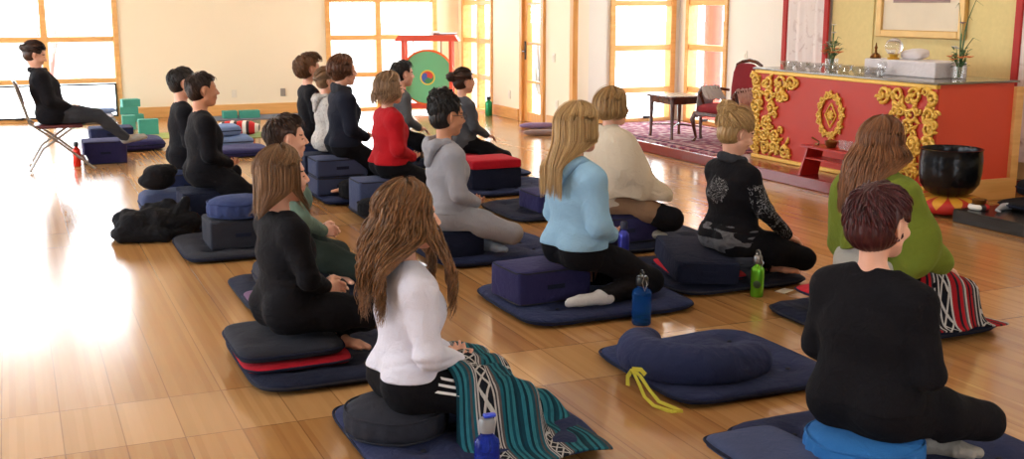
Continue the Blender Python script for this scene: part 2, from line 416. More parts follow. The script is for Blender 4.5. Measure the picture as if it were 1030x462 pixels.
# honey wood corner post and baseboards
struct('trim_1', MB().box(XW-.03, XW+.04, YA-.03, YA+.06, 0, ZC, .005), M['fir'])
struct('baseboard_far', MB().box(1.42, 4.12, YF-.03, YF, 0, .15, .004).box(5.95, XW, YF-.03, YF, 0, .15, .004), M['fir_x'])
struct('baseboard_right', MB().box(XW-.03, XW, 14.12, 15.0, 0, .15, .004).box(XW-.03, XW, YA+.06, 13.22, 0, .15, .004), M['fir_y'])
struct('baseboard_alcove', MB().box(XW+.1, 6.72, YA-.03, YA, .1, .2, .004), M['fir_x'])

def window(name, axis, P, a0, a1, z0, z1, vs, hs, fw=.07, depth=.12, mat=None, inward=-1):
    """axis 'y': lies along X at Y=P; axis 'x': lies along Y at X=P. frame + one glass"""
    mat = mat or (M['fir_x'] if axis == 'y' else M['fir_y'])
    t = empty(name, (a0, P, z0) if axis == 'y' else (P, a0, z0)); t['kind'] = 'structure'
    def bx(mb, u0, u1, w0, w1, d0, d1):
        if axis == 'y': mb.box(u0, u1, d0, d1, w0, w1, .004)
        else: mb.box(d0, d1, u0, u1, w0, w1, .004)
    w = a1-a0; H_ = z1-z0; f = MB()
    bx(f, 0, fw, 0, H_, -.02, depth); bx(f, w-fw, w, 0, H_, -.02, depth); bx(f, fw, w-fw, H_-fw, H_, -.02, depth); bx(f, fw, w-fw, 0, fw*.6, -.02, depth)
    for v_ in vs: bx(f, v_-a0-fw*.6, v_-a0+fw*.6, fw*.6, H_-fw, -.01, depth-.02)
    for h_ in hs: 
        xs = [a0+fw]+[x for q in sorted(vs) for x in (q-fw*.6, q+fw*.6)]+[a1-fw]
        for i in range(0, len(xs), 2): bx(f, xs[i]-a0, xs[i+1]-a0, h_-z0-.035, h_-z0+.035, -.006, depth-.03)
    fo = f.build('window_frame', mat, t); fo['kind'] = 'structure'
    g = MB(); bx2 = (fw*.5, w-fw*.5, .03, H_-fw*.5)
    if axis == 'y': g.box(bx2[0], bx2[1], .05, .056, bx2[2], bx2[3])
    else: g.box(.05, .056, bx2[0], bx2[1], bx2[2], bx2[3])
    g.build('window_pane', M['glass'], t)
    return t
HZ = (.53, 1.08, 1.63, 2.18)
window('window_1', 'y', YF-.005, -3.2, 1.36, 0, 3.0, (-1.8, -.62, .43), HZ)
window('window_2', 'y', YF-.005, 4.2, 5.9, 0, 3.0, (4.99,), (.52, 1.06, 1.6, 2.15))
window('window_3', 'x', XW-.005, 15.05, 16.22, 0, 3.0, (15.6,), (.5, 1.02, 1.56, 2.1))
window('window_4', 'y', YA-.005, 6.74, 7.66, .1, 3.0, (), (.49, 1.01, 1.55, 2.1))
window('window_5', 'x', XB-.005, 11.42, 12.32, .1, 3.0, (), (.5, 1.02, 1.56, 2.1))
for i, y in enumerate((3.2, 7.9, 11.8)): window('window_%d' % (6+i), 'x', XL-.13, y, y+3.2, .3, 3.1, (y+1.07, y+2.13), (1.75,))  # unseen left windows, made large to bring more daylight to the far end
window('window_9', 'y', YN-.13, .4, 3.0, .7, 2.8, (1.7,), (1.75,))  # unseen window added behind the camera to light the near end
# dark aluminium hopper sashes at the foot of the windows
def sash(x0, x1, Y, z0, z1, axis='y'):
    mb = MB(); t_ = .022
    for (a, b_, c_, d_) in ((x0, x0+t_, z0, z1), (x1-t_, x1, z0, z1), (x0+t_, x1-t_, z1-t_, z1), (x0+t_, x1-t_, z0, z0+t_)):
        mb.box(a, b_, Y-.03, Y+.02, c_, d_, .002) if axis == 'y' else mb.box(Y-.03, Y+.02, a, b_, c_, d_, .002)
    o = mb.build('trim_2', M['dark']); o['kind'] = 'structure'
sash(.475, 1.29, YF-.02, .045, .49); sash(-.57, .385, YF-.02, .045, .49)
# hopper cranks
for (x, y, z) in ((.05, YF-.05, .05), (7.25, YA-.05, .15), (XB-.05, 11.8, .15)):
    mb = MB().box(x-.05, x+.05, y-.02, y+.02, z-.012, z+.02, .006).tube([(x, y, z), (x+.05, y-.02, z+.02), (x+.075, y-.02, z+.01)], .008)
    tag(mb.build('window_crank', M['dark']), 'small dark window crank at the foot of the ' + {True: 'far left window', False: 'alcove window'}[y > 14]
        if y != 11.8 else 'small dark window crank low in the window behind the armchair', 'crank')
# glazed garden door in the right wall
d = empty('door_1', (XW, 13.3, 0)); d['kind'] = 'structure'
fr = MB().box(-.04, .12, 0, .08, 0, 2.6, .004).box(-.04, .12, .67, .75, 0, 2.6, .004).box(-.04, .12, .08, .67, 2.5, 2.6, .004).build('door_frame', M['fir'], d); fr['kind'] = 'structure'
lf = MB().box(.0, .06, .08, .17, .01, 2.5, .003).box(.0, .06, .58, .67, .01, 2.5, .003)
for z in (.01, .52, 1.02, 1.53, 2.03): lf.box(.005, .055, .17, .58, z, z+(.12 if z < .1 else .03), .002)
lf.build('door_leaf', M['fir'], d)
MB().box(.025, .03, .15, .6, .1, 2.45).build('door_pane', M['glass'], d)
MB().box(-.012, .0, .60, .64, .82, 1.06, .004).tube([(-.01, .62, .93), (-.05, .62, .93), (-.055, .52, .925)], .011).build('door_handle', M['dark'], d)
# wall plates
for (nm, lab, ax, P, a, z) in (('light_switch', 'small white light switch on the wall between garden door and corner post', 'x', XW, 13.05, .88),
        ('wall_outlet', 'outlet plate low on the cream wall beside the garden door', 'x', XW, 14.45, .32),
        ('wall_outlet', 'outlet plate low on the cream wall, behind the standing green bottle side', 'x', XW, 12.95, .3),
        ('wall_outlet', 'pale outlet plate on the far cream wall, left one', 'y', YF, 2.86, .3),
        ('wall_outlet', 'grey outlet plate on the far cream wall nearest the second window', 'y', YF, 3.55, .3),
        ('light_switch', 'small white switch on the wall just behind the armchair', 'x', XB, 11.05, .96)):
    mb = MB(); pm = M['plate'] if 'grey' not in lab else plain('grey_plastic', (150, 145, 138), .5)
    if ax == 'x': mb.box(P-.012, P, a-.035, a+.035, z-.055, z+.055, .004).box(P-.018, P-.012, a-.012, a+.012, z-.025, z+.025, .002)
    else: mb.box(a-.035, a+.035, P-.012, P, z-.055, z+.055, .004).box(a-.012, a+.012, P-.018, P-.012, z-.025, z+.025, .002)
    tag(mb.build(nm, pm), lab, 'switch' if 'switch' in nm else 'outlet')
# outside: pale ground, porch posts, bare shrubs, a low wall
struct('ground', MB().box(-60, 70, -40, 80, -.45, -.3), plain('pale_ground', (225, 222, 215), .9, var=.15, scale=.6))
red = plain('red_paint_outdoors', (190, 60, 50), .6)
for (x, y) in ((8.72, 13.25),):
    tag(MB().lathe([(0, 0), (.12, 0), (.12, 2.9), (.15, 2.95), (.15, 3.1), (0, 3.1)], 20, (x, y, -.3)).build('porch_post', red, smooth=True),
        'red porch post outside the window behind the armchair', 'post')
twig = plain('grey_twigs', (120, 105, 95), .9); rtw = plain('reddish_twigs', (150, 85, 75), .9)
def bush(x, y, hgt, n, mat, lab):
    mb = MB()
    for i in range(n):
        a = random.uniform(0, 2*PI); r = random.uniform(.2, 1)*hgt*.45; z = hgt*random.uniform(.6, 1)
        p = [Vector((.05*math.cos(a), .05*math.sin(a), 0)), Vector((r*.4*math.cos(a), r*.4*math.sin(a), z*.5)), Vector((r*math.cos(a+.3), r*math.sin(a+.3), z))]
        mb.tube(p, [.02, .012, .004], 4)
        for q in range(4):
            b_ = random.uniform(0, 6.28); s = p[1].lerp(p[2], random.random()); mb.tube([s, s+Vector((math.cos(b_)*.3, math.sin(b_)*.3, .25))*hgt*.3], [.007, .002], 3)
    tag(mb.build('garden_shrub', mat, loc=(x, y, -.3)), lab, 'shrub')
bush(.7, 26, 1.9, 9, rtw, 'bare reddish shrub outside beyond the far left window')
bush(6.5, 27, 2.4, 34, twig, 'bare grey shrub outside beyond the second far window')
bush(10.0, 21.5, 3.2, 34, twig, 'bare grey shrub outside beyond the alcove window')
bush(13.5, 19, 3.4, 40, twig, 'large bare shrub beyond the red porch post')
tag(MB().box(-6, 26, 30, 30.4, -.3, .9, .02).box(-6, 26, 29.9, 30.5, .9, 1.0, .01).build('garden_wall', plain('garden_wall_stone', (170, 165, 158), .9, var=.3, scale=2)), 'long pale garden wall far outside the windows', 'wall')
# ceiling lamps, added out of view to brighten the room
lamp_em = bpy.data.materials.new('added_lamp_diffuser'); lamp_em.use_nodes = True
_b = lamp_em.node_tree.nodes['Principled BSDF']; _b.inputs['Emission Color'].default_value = (1, .92, .8, 1); _b.inputs['Emission Strength'].default_value = 6
for (x, y) in ((-.6, 1.2), (2.6, 1.2), (5.6, 1.2), (-.6, 5.2), (2.6, 5.2), (5.9, 4.6), (6.0, 7.4), (-.6, 9.4), (2.6, 9.4)):
    t = empty('added_ceiling_lamp', (x, y, ZC)); tag(t, 'added unseen round ceiling lamp high above the '+{(-.6, 1.2): 'bare floor left of the camera', (2.6, 1.2): 'floor nearest the wine haired woman', (5.6, 1.2): 'floor right of the camera', (-.6, 5.2): 'bare floor left of the seated rows', (2.6, 5.2): 'woman in light blue fleece', (5.9, 4.6): 'low black platform', (6.0, 7.4): 'red altar front', (-.6, 9.4): 'sunlit floor by the folding chair', (2.6, 9.4): 'navy jacketed woman'}[(x, y)], 'lamp', 'added ceiling lamps')
    MB().lathe([(0, -.001), (.3, -.001), (.3, -.05), (.27, -.06)], 28).build('added_lamp_housing', M['plate'], t, smooth=True)
    MB().lathe([(.27, -.055), (.2, -.08), (0, -.09)], 28).build('added_lamp_diffuser', lamp_em, t, smooth=True)
    a = area_light('added_lamp_light', (x, y, ZC-.11), (0, 0, 0), .5, .5, ADDED_LAMP_W, (1, .93, .84)); a.data.shape = 'DISK'

# ---------------------------------------------------------------- platform, carpet, altar
M['redlac'] = plain('red_lacquer', (140, 30, 28), .18, var=.05, spec=.6)
M['redplat'] = plain('dark_red_floor_paint', (122, 30, 32), .2, var=.08, spec=.6)
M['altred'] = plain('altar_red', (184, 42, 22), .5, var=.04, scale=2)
M['altside_lit'] = plain('altar_red_lit_side', (218, 76, 52), .5, var=.04, scale=2)  # lighter red: brightness of the lit side put into the colour
M['gold'] = plain('gold_paint', (218, 172, 70), .4, .25, var=.12, scale=30)
M['stone'] = plain('grey_polished_top', (118, 112, 100), .12, spec=.8, var=.1)
struct('platform', MB().box(6.12, XB, 6.95, YA, 0, .1, .008), M['redplat'])
mc, nt, b = new_mat('patterned_carpet'); b.inputs['Roughness'].default_value = .95; b.inputs['Specular IOR Level'].default_value = .1
tc = N(nt, 'ShaderNodeTexCoord'); vo = N(nt, 'ShaderNodeTexVoronoi', i_Scale=14.0); L(nt, tc.outputs['Object'], vo.inputs['Vector'])
no = N(nt, 'ShaderNodeTexNoise', i_Scale=30.0, i_Detail=3.0); L(nt, tc.outputs['Object'], no.inputs['Vector'])
L(nt, ramp(nt, mathn(nt, 'ADD', mathn(nt, 'MULTIPLY', vo.outputs['Distance'], .8), mathn(nt, 'MULTIPLY', no.outputs[0], .4)), [(.25, lin((74, 62, 104))), (.42, lin((140, 78, 100))), (.6, lin((164, 108, 124))), (.8, lin((196, 172, 172)))]), b.inputs['Base Color'])
rug = empty('patterned_carpet', (6.85, 10.8, .1)); tag(rug, 'faded crimson patterned carpet on the red platform under the armchair', 'carpet')
MB().box(-.66, .7, -1.45, 1.5, 0, .012, .003).build('pile', mc, rug)
mb = MB()
for (x0, x1, y0, y1) in ((-.58, -.55, -1.37, 1.42), (.59, .62, -1.37, 1.42), (-.55, .59, -1.37, -1.34), (-.55, .59, 1.39, 1.42)): mb.box(x0, x1, y0, y1, .0118, .0135)
mb.build('border', plain('carpet_border', (60, 45, 70), .95, spec=.1), rug)

AX0, AX1, AY0, AY1, AZ0, AZ1 = 6.5, 7.3, 6.77, 9.13, .1, .935
alt = empty('altar', (AX0, (AY0+AY1)/2, 0)); tag(alt, 'long red altar cabinet with carved gold scrollwork', 'altar')
ym = (AY0+AY1)/2
MB().box(.02, .8, AY0-ym+.01, AY1-ym-.02, .0, AZ1, .004).build('body', M['altside_lit'], alt)
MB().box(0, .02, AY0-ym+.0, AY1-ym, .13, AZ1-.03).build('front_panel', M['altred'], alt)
MB().box(-.012, .03, AY0-ym, AY1-ym, AZ1-.035, AZ1, .006).box(-.02, .03, AY0-ym+.05, AY1-ym, .1, .135, .006).build('gold_rail', M['gold'], alt)
MB().box(-.02, .83, AY0-ym-.02, AY1-ym+.02, AZ1, AZ1+.018, .004).build('top', M['stone'], alt)
MB().box(.0, .88, AY0-ym-.02, AY0-ym+.01, .0, .17, .004).box(.8, .88, AY0-ym-.02, AY0-ym+.04, .17, .90, .004).build('side_trim', M['fir_x'], alt)
def scroll(mb, cy, cz, r, turns, a0, dirn, w=.016, tail=None):
    """a raised volute in the plane of the altar front (u = -y to the right in view, z up)"""
    n = int(10*turns)+6; pts = []; rs = []
    for i in range(n):
        t = i/(n-1); rr = r*(1-.80*t); a = a0+dirn*t*turns*2*PI
        pts.append((-.012-.012*t, cy+rr*math.cos(a), cz+rr*math.sin(a))); rs.append(w*(1-.35*t))
    if tail: 
        pts = [(-.006, cy+tail[0], cz+tail[1])]+pts; rs = [w*.5]+rs
    mb.tube(pts, rs, 7)
    mb.lathe([(0, .012), (r*.16, .008), (r*.2, 0)], 10, (-.024, cy+.14*r*math.cos(a0+dirn*turns*2*PI), cz+.14*r*math.sin(a0+dirn*turns*2*PI)), Matrix.Rotation(-PI/2, 3, 'Y'))
def leafy(mb, y, z, a, l, w):
    c, s = math.cos(a), math.sin(a); n = 7; pts = []; rs = []
    for i in range(n):
        t = i/(n-1); pts.append((-.010, y+l*t*c-.25*l*math.sin(t*2.6)*s, z+l*t*s+.25*l*math.sin(t*2.6)*c)); rs.append(w*(.35+math.sin(PI*min(1, t*1.05))*.8)*(1 if t < .95 else .4))
    mb.tube(pts, rs, 6)
def corner(sign, name):
    """sign=+1: ornament hugging the far (left in view) end; -1: the near end. s = distance from that end"""
    end = (AY1-ym) if sign > 0 else (AY0-ym)
    Y = lambda s: end-sign*s
    mb = MB(); r_ = random.Random(3)
    H0, H1 = .16, AZ1-.05; hh = H1-H0
    def width(t): # t 0 bottom ..1 top
        return .23+.44*max(0, (t-.5)/.5)**1.1+.36*max(0, (.42-t)/.42)
    z = H0+.045; 
    rows = 6
    for i in range(rows):
        t = (i+.5)/rows; wdt = width(t); ncol = max(2, round(wdt/.135)); z = H0+hh*t
        for j in range(ncol):
            s = .05+(wdt-.06)*j/max(1, ncol-1)+r_.uniform(-.008, .008)
            rr = r_.uniform(.060, .080)
            scroll(mb, Y(s), z+r_.uniform(-.012, .012), rr, r_.choice([1.25, 1.4, 1.5]), r_.uniform(0, 6.28), r_.choice([-1, 1])*sign, .018, tail=(-sign*r_.uniform(-.06, .06), r_.uniform(-.06, .06)))
            scroll(mb, Y(s)+r_.uniform(.05, .07)*r_.choice([-1, 1]), z+r_.uniform(-.065, .065), .034, 1.2, r_.uniform(0, 6.28), r_.choice([-1, 1]), .013)
            for q in range(3): leafy(mb, Y(s)+r_.uniform(-.05, .05), z+r_.uniform(-.05, .05), r_.uniform(0, 6.28), .085, .015)
    # backing web that ties the scrolls together near the edge
    mb.box(-.006, .0, min(Y(.015), Y(.09)), max(Y(.015), Y(.09)), H0-.02, H1, .002)
    mb.build(name, M['gold'], alt, smooth=True)
corner(1, 'corner_scrollwork'); corner(-1, 'corner_scrollwork')
# oval medallion
mb = MB(); cy, cz, ra, rb = 8.0-ym, .595, .15, .175
for i in range(16):
    a = 2*PI*i/16; scroll(mb, cy+ra*math.cos(a), cz+rb*math.sin(a), .034, 1.4, a, 1 if i % 2 else -1, .011); leafy(mb, cy+(ra+.0)*math.cos(a+.2), cz+rb*math.sin(a+.2), a+1.6, .07, .012)
mb.tube([(-.005, cy+ra*.98*math.cos(2*PI*i/40), cz+rb*.98*math.sin(2*PI*i/40)) for i in range(40)], .017, 8, True)
for s in (.045,):
    for (p, q) in (((0, 1), (1, 0)), ((1, 0), (0, -1)), ((0, -1), (-1, 0)), ((-1, 0), (0, 1))): mb.tube([(-.005, cy+p[0]*.075, cz+p[1]*.105), (-.005, cy+q[0]*.075, cz+q[1]*.105)], .008, 6)
for i in range(8): a = i*PI/4; leafy(mb, cy, cz, a, .05, .011)
mb.lathe([(0, .02), (.018, .012), (.02, 0)], 12, (-.0, cy, cz), Matrix.Rotation(-PI/2, 3, 'Y'))
mb.build('medallion', M['gold'], alt, smooth=True)

# back wall panelling (yellow paper) and the hangings on it
struct('wall_panel', MB().box(XB-.015, XB, 5.0, 9.55, 0, ZC).box(XB-.03, XB-.015, 8.92, 8.95, 0, ZC), plain('straw_wallpaper', (222, 202, 140), .8, var=.08, scale=25))
def cloth_print(name, base, spot, sc=9, th=.55):
    m, nt, b = new_mat(name); b.inputs['Roughness'].default_value = .8
    tc = N(nt, 'ShaderNodeTexCoord'); no = N(nt, 'ShaderNodeTexNoise', i_Scale=float(sc), i_Detail=6.0, i_Distortion=1.2); L(nt, tc.outputs['Object'], no.inputs['Vector'])
    vo = N(nt, 'ShaderNodeTexNoise', i_Scale=2.2); L(nt, tc.outputs['Object'], vo.inputs['Vector'])
    f = mathn(nt, 'MULTIPLY', mathn(nt, 'MULTIPLY', mathn(nt, 'SUBTRACT', no.outputs[0], th), 8), vo.outputs[0])
    L(nt, mixc(nt, f, lin(base), lin(spot)), b.inputs['Base Color']); return m
def hanging(y0, y1, lab, z0=.6, x=XB-.06):
    t = empty('wall_hanging', (x, (y0+y1)/2, z0)); tag(t, lab, 'wall hanging'); w = (y1-y0)/2
    n = 30; V = []; Fc = []
    for zi in (0, 2.5):
        for i in range(n+1): V.append((.014*math.sin(i*.9)+.008*math.sin(i*2.3), -w+.06+(2*w-.12)*i/n, zi))
    for i in range(n): Fc.append((i, i+1, n+2+i, n+1+i))
    k = len(V); V += [(v_[0]+.008, v_[1], v_[2]) for v_ in V]; Fc += [tuple(a+k for a in f_[::-1]) for f_ in Fc]
    me = npmesh('silk_panel', np.array(V), Fc); link('silk_panel', me, cloth_print('pale_silk_brocade', (232, 222, 216), (170, 140, 130)), t)
    rm = plain('red_silk_band', (176, 38, 34), .7)
    MB().box(-.012, .014, -w, -w+.065, 0, 2.5, .004).build('red_band', rm, t); MB().box(-.012, .014, w-.065, w, 0, 2.5, .004).build('red_band', rm, t)
hanging(9.55, 10.30, 'pale brocade hanging with red side bands left of the altar', .72)
hanging(6.2, 7.16, 'red banded brocade hanging on the wall right of the altar', .25)
pf = empty('picture_frame', (XB-.05, 8.28, 1.235)); tag(pf, 'gold framed picture on the straw yellow wall above the altar', 'picture')
w, hgt = .56, 1.1
MB().box(-.02, .03, -w, -w+.07, 0, hgt, .01).box(-.02, .03, w-.07, w, 0, hgt, .01).box(-.02, .03, -w+.07, w-.07, 0, .07, .01).box(-.02, .03, -w+.07, w-.07, hgt-.07, hgt, .01).build('frame', plain('gilt_frame', (208, 168, 100), .4, .2, var=.1, scale=14), pf)
MB().box(.008, .02, -w+.06, w-.06, .06, hgt-.06).build('mount', plain('picture_mount', (222, 206, 178), .5, var=.12, scale=3), pf)
MB().box(.004, .008, -w+.2, w-.2, .32, hgt-.16).build('print', plain('picture_print', (150, 120, 110), .5, var=.4, scale=6), pf)

# ================================================================== PEOPLE
SKIN = {'fair': skin((222, 172, 148)), 'tan': skin((196, 140, 108))}
LIP = plain('lips', (190, 124, 110), .45); BROW = {}
def brow(c):
    k = tuple(c)
    if k not in BROW: BROW[k] = plain('brow_hair', c, .7)
    return BROW[k]
def Rz(a): c, s = math.cos(a), math.sin(a); return np.array([[c, -s, 0], [s, c, 0], [0, 0, 1.]])
def Ry(a): c, s = math.cos(a), math.sin(a); return np.array([[c, 0, s], [0, 1, 0], [-s, 0, c.real]])
def Rx(a): c, s = math.cos(a), math.sin(a); return np.array([[1, 0, 0], [0, c, -s], [0, s, c]])

class Pose:
    """joint positions of a seated figure; x forward, y to its left, z up, seat surface at height S"""
    def __init__(s, S, legs='cross', arms='lap', lean=0.0, turn=0.0, nod=0.0, tilt=0.0, male=False, knee=None, mz=.06, hands=None, build=1.04, twist=0.0):
        s.S = S; s.male = male; s.mz = mz; s.legs_kind = legs; s.bw = build
        Rl = Rz(twist) @ Ry(lean); o = np.array([0, 0, S+.10]); s.L = lambda p: o+Rl @ (np.array(p, float)-o); s.Rl = Rl
        w = 1.1 if male else 1.0
        s.hs = 1.10; s.hc = s.L((.015, 0, S+.746)); s.R = Rz(turn+twist*.5) @ Ry(nod+lean*.4) @ Rx(tilt)
        s.sh = {d: s.L((-.008, d*.166*w*(1+.5*(build-1)), S+.492)) for d in (-1, 1)}
        s.hip = {d: np.array([.0, d*.088, S+.085]) for d in (-1, 1)}
        kz = knee if knee is not None else max(mz+.08, S-.03)
        if legs == 'cross':
            s.knee = {d: np.array([.37, d*.25, kz]) for d in (-1, 1)}
            s.ank = {1: np.array([.24, -.10, mz+.05]), -1: np.array([.33, .10, mz+.05])}
            s.toe = {1: s.ank[1]+(.06, -.17, -.01), -1: s.ank[-1]+(.03, .17, -.01)}
        elif legs == 'kneel':
            s.knee = {d: np.array([.40, d*.15, max(mz+.075, kz if knee is not None else 0)]) for d in (-1, 1)}
            s.ank = {d: np.array([.03, d*.215, mz+.045]) for d in (-1, 1)}
            s.toe = {d: np.array([-.17, d*.19, mz+.03]) for d in (-1, 1)}
        else: # chair, legs stretched forward onto a block
            s.knee = {d: np.array([.45, d*.085, S+.07]) for d in (-1, 1)}
            s.ank = {d: np.array([.74, d*.07, .30]) for d in (-1, 1)}
            s.toe = {d: np.array([.93, d*.08, .315]) for d in (-1, 1)}
        s.elb = {}; s.wri = {}; s.hdir = {}
        for d in (-1, 1):
            a = arms[0 if d < 0 else 1] if isinstance(arms, (tuple, list)) else arms
            if a == 'lap':
                s.elb[d] = s.L((.005, d*.228, S+.262)); s.wri[d] = np.array([.180, d*.070, S+.165+lean*.1]); s.hdir[d] = (np.array([.35, -d*.93, -.1]), np.array([.25, 0, .97]), np.array([.93, d*.35, .0]))
            elif a == 'clasp':
                s.elb[d] = s.L((.03, d*.235, S+.29)); s.wri[d] = np.array([.200, d*.045, S+.175]); s.hdir[d] = (np.array([.85, -d*.50, -.1]), np.array([.1, -d*.9, -.3]), np.array([-.1, 0, 1.0]))
            elif a == 'knee':
                s.elb[d] = s.L((.06, d*.25, S+.30)); s.wri[d] = np.array([.270, d*.205, S+.125]); s.hdir[d] = (np.array([.90, d*.15, -.42]), np.array([-.4, 0, -.9]), np.array([.15, -d*.98, .1]))
            elif a == 'thigh':
                s.elb[d] = s.L((.03, d*.24, S+.285)); s.wri[d] = np.array([.20, d*.15, S+.185]); s.hdir[d] = (np.array([.95, -d*.2, -.22]), np.array([-.2, 0, -.97]), np.array([.2, -d*.97, .0]))
    def torso(s, e=0.0, k=.05):
        S, L_, m, b = s.S, s.L, s.male, s.bw
        P = [('c', L_((.0, 0, S+.095)), L_((.004, 0, S+.20)), .100*b+e, .090*b+e, k, np.array([1, 1.52 if not m else 1.45, 1])),
             ('c', L_((.004, 0, S+.22)), L_((.004, 0, S+.38)), .088*b+e, .096*b+e, k, np.array([1, 1.50 if not m else 1.6, 1])),
             ('c', L_((.0, 0, S+.38)), L_((-.008, 0, S+.475)), .096*b+e, .074*b+e, k, np.array([1, 1.62 if not m else 1.75, 1])),
             cone(s.sh[-1]*.93+s.sh[1]*.07, s.sh[1]*.93+s.sh[-1]*.07, .052+e*.9, None, k),
             cone(L_((-.014, -.035, S+.570)), s.sh[-1], .030+e*.8, .046+e*.9, .05), cone(L_((-.014, .035, S+.570)), s.sh[1], .030+e*.8, .046+e*.9, .05)]
        P.append(ell(s.hip[-1]+(-.02, -.012, .02), (.108*b+e, .086*b+e, .095+e), k)); P.append(ell(s.hip[1]+(-.02, .012, .02), (.108*b+e, .086*b+e, .095+e), k))
        if not m:
            for d in (-1, 1): P.append(ell(L_((.068, d*.070, S+.395)), (.040+e, .052+e, .050+e), .05))
        return P
    def neck(s, e=0.0):
        return [cone(s.L((-.014, 0, s.S+.55)), s.hc+s.R @ np.array([-.030, 0, -.058]), (.056 if s.male else .049)+e, (.054 if s.male else .046)+e, .03)]
    def arm(s, d, e=0.0, f=1.0):
        sh, el, wr_ = s.sh[d], s.elb[d], s.wri[d]; end = el+(wr_-el)*f
        rw = .033+(.024-.033)*f
        return [cone(sh, el, .046+e, .037+e, .03), cone(el, end, .037+e, rw+e*.9, .022)]
    def leg(s, d, e=0.0, f=1.0):
        h, kn, an = s.hip[d], s.knee[d], s.ank[d]; end = kn+(an-kn)*f; b = s.bw
        m = h+(kn-h)*.5+np.array([0, 0, .008])
        mid = kn+(an-kn)*.35
        return [cone(h, m, .088*b+e, .076*b+e, .05), cone(m, kn, .076*b+e, .056+e, .03), cone(kn, mid, .054+e, .052+e, .03), cone(mid, end, .052+e, (.036 if f > .9 else .044)+e, .03)]
    def foot(s, d, e=0.0):
        a, t = s.ank[d], s.toe[d]; v = t-a; up = np.array([0, 0, 1.0]); hl = a-v*.16-up*.008
        ball = a+v*.62; w = np.cross(up, v); w = w/np.linalg.norm(w)
        out = [cone(a, hl, .034+e, .030+e, .02), cone(hl, ball, .029+e, .026+e, .02), cone(ball+w*.014, t+w*.012, .021+e, .015+e, .012), cone(ball-w*.016, t-v*.10-w*.018, .020+e, .013+e, .012)]
        return out
    def hand(s, d, q=0.0):
        w = s.wri[d]; dr, pn, th = [x/np.linalg.norm(x) for x in s.hdir[d]]
        th = th-dr*(th @ dr); th /= np.linalg.norm(th); pn = pn-dr*(pn @ dr)-th*(pn @ th); pn /= np.linalg.norm(pn)
        P = [cone(w-dr*.02, w+dr*.018, .0235, .020, .015, )]
        for i, o in enumerate((-.027, -.009, .010, .028)): # little .. index
            kn = w+dr*(.078-.006*abs(i-2))+th*o
            P.append(cone(w+dr*.015+th*o*.55, kn, .0155, .0125, .012))
            l = (.030, .038, .042, .037)[i]; c1, c2, c3 = .35, .8, 1.2
            a = kn
            for (cu, ll, r0, r1) in ((c1, l, .0095, .0085), (c2, l*.62, .0085, .0078), (c3, l*.5, .0078, .0065)):
                b_ = a+(dr*math.cos(cu)+pn*math.sin(cu))*ll; P.append(cone(a, b_, max(r0, q), max(r1, q), .004)); a = b_
        t0 = w+dr*.022+th*.018; t1 = w+dr*.050+th*.045+pn*.010; t2 = t1+(dr*.85+th*.3+pn*.25)*.030; t3 = t2+(dr*.95-th*.1+pn*.3)*.024
        P += [cone(t0, t1, .015, .0115, .010), cone(t1, t2, max(.0105, q), max(.0095, q), .005), cone(t2, t3, max(.0092, q), max(.0075, q), .004)]
        return P
    def head(s):
        hs = s.hs; c, R = s.hc, s.R; h = lambda x, y, z: c+R @ (np.array([x, y, z])*hs); g = 1.05 if s.male else 1.0
        P = [ell(h(-.012, 0, .028), (.094, .073, .084), .03, R), ell(h(.030, 0, -.030), (.057*g, .055*g, .072*g), .03, R),
             ell(h(.048, 0, -.088), (.032*g, .030*g, .022*g), .025, R), cone(h(.018, -.045, -.055), h(.055, -.012, -.092), .016*g, .015*g, .025), cone(h(.018, .045, -.055), h(.055, .012, -.092), .016*g, .015*g, .025),
             cone(h(.070, -.030, .026), h(.070, .030, .026), .013, None, .018),
             cone(h(.084, 0, .010), h(.105, 0, -.026), .0075, .0105, .008), ell(h(.097, -.011, -.030), (.010, .007, .007), .006, R), ell(h(.097, .011, -.030), (.010, .007, .007), .006, R),
             ell(h(.090, -.033, .006), (.014, .017, .011), .012, R, -1), ell(h(.090, .033, .006), (.014, .017, .011), .012, R, -1),
             ell(h(.073, -.032, .003), (.0125, .015, .0115), .003, R), ell(h(.073, .032, .003), (.0125, .015, .0115), .003, R),
             ell(h(.066, -.036, -.032), (.022, .020, .018), .02, R), ell(h(.066, .036, -.032), (.022, .020, .018), .02, R),
             cone(h(.083, -.019, -.056), h(.0905, -.004, -.0535), .0045, .0062, .005), cone(h(.083, .019, -.056), h(.0905, .004, -.0535), .0045, .0062, .005),
             cone(h(.084, -.014, -.066), h(.084, .014, -.066), .0062, None, .006)]
        for d in (-1, 1):
            P += [ell(h(-.004, d*.078, -.004), (.017, .007, .031), .004, R @ Rz(d*-.35)), ell(h(.002, d*.088, -.002), (.009, .007, .018), .004, R @ Rz(d*-.35), -1), ell(h(-.001, d*.076, -.030), (.008, .006, .010), .004, R)]
        return [('c', p[1], p[2], p[3]*hs, p[4]*hs, p[5], p[6]) if p[0] == 'c' else ('e', p[1], p[2]*hs, p[3], p[4], p[5]) for p in P]
    def H(s, P): return (np.asarray(P)-s.hc) @ s.R/s.hs        # local -> head frame
    def Hi(s, P): return (np.asarray(P)*s.hs) @ s.R.T+s.hc       # head frame -> local

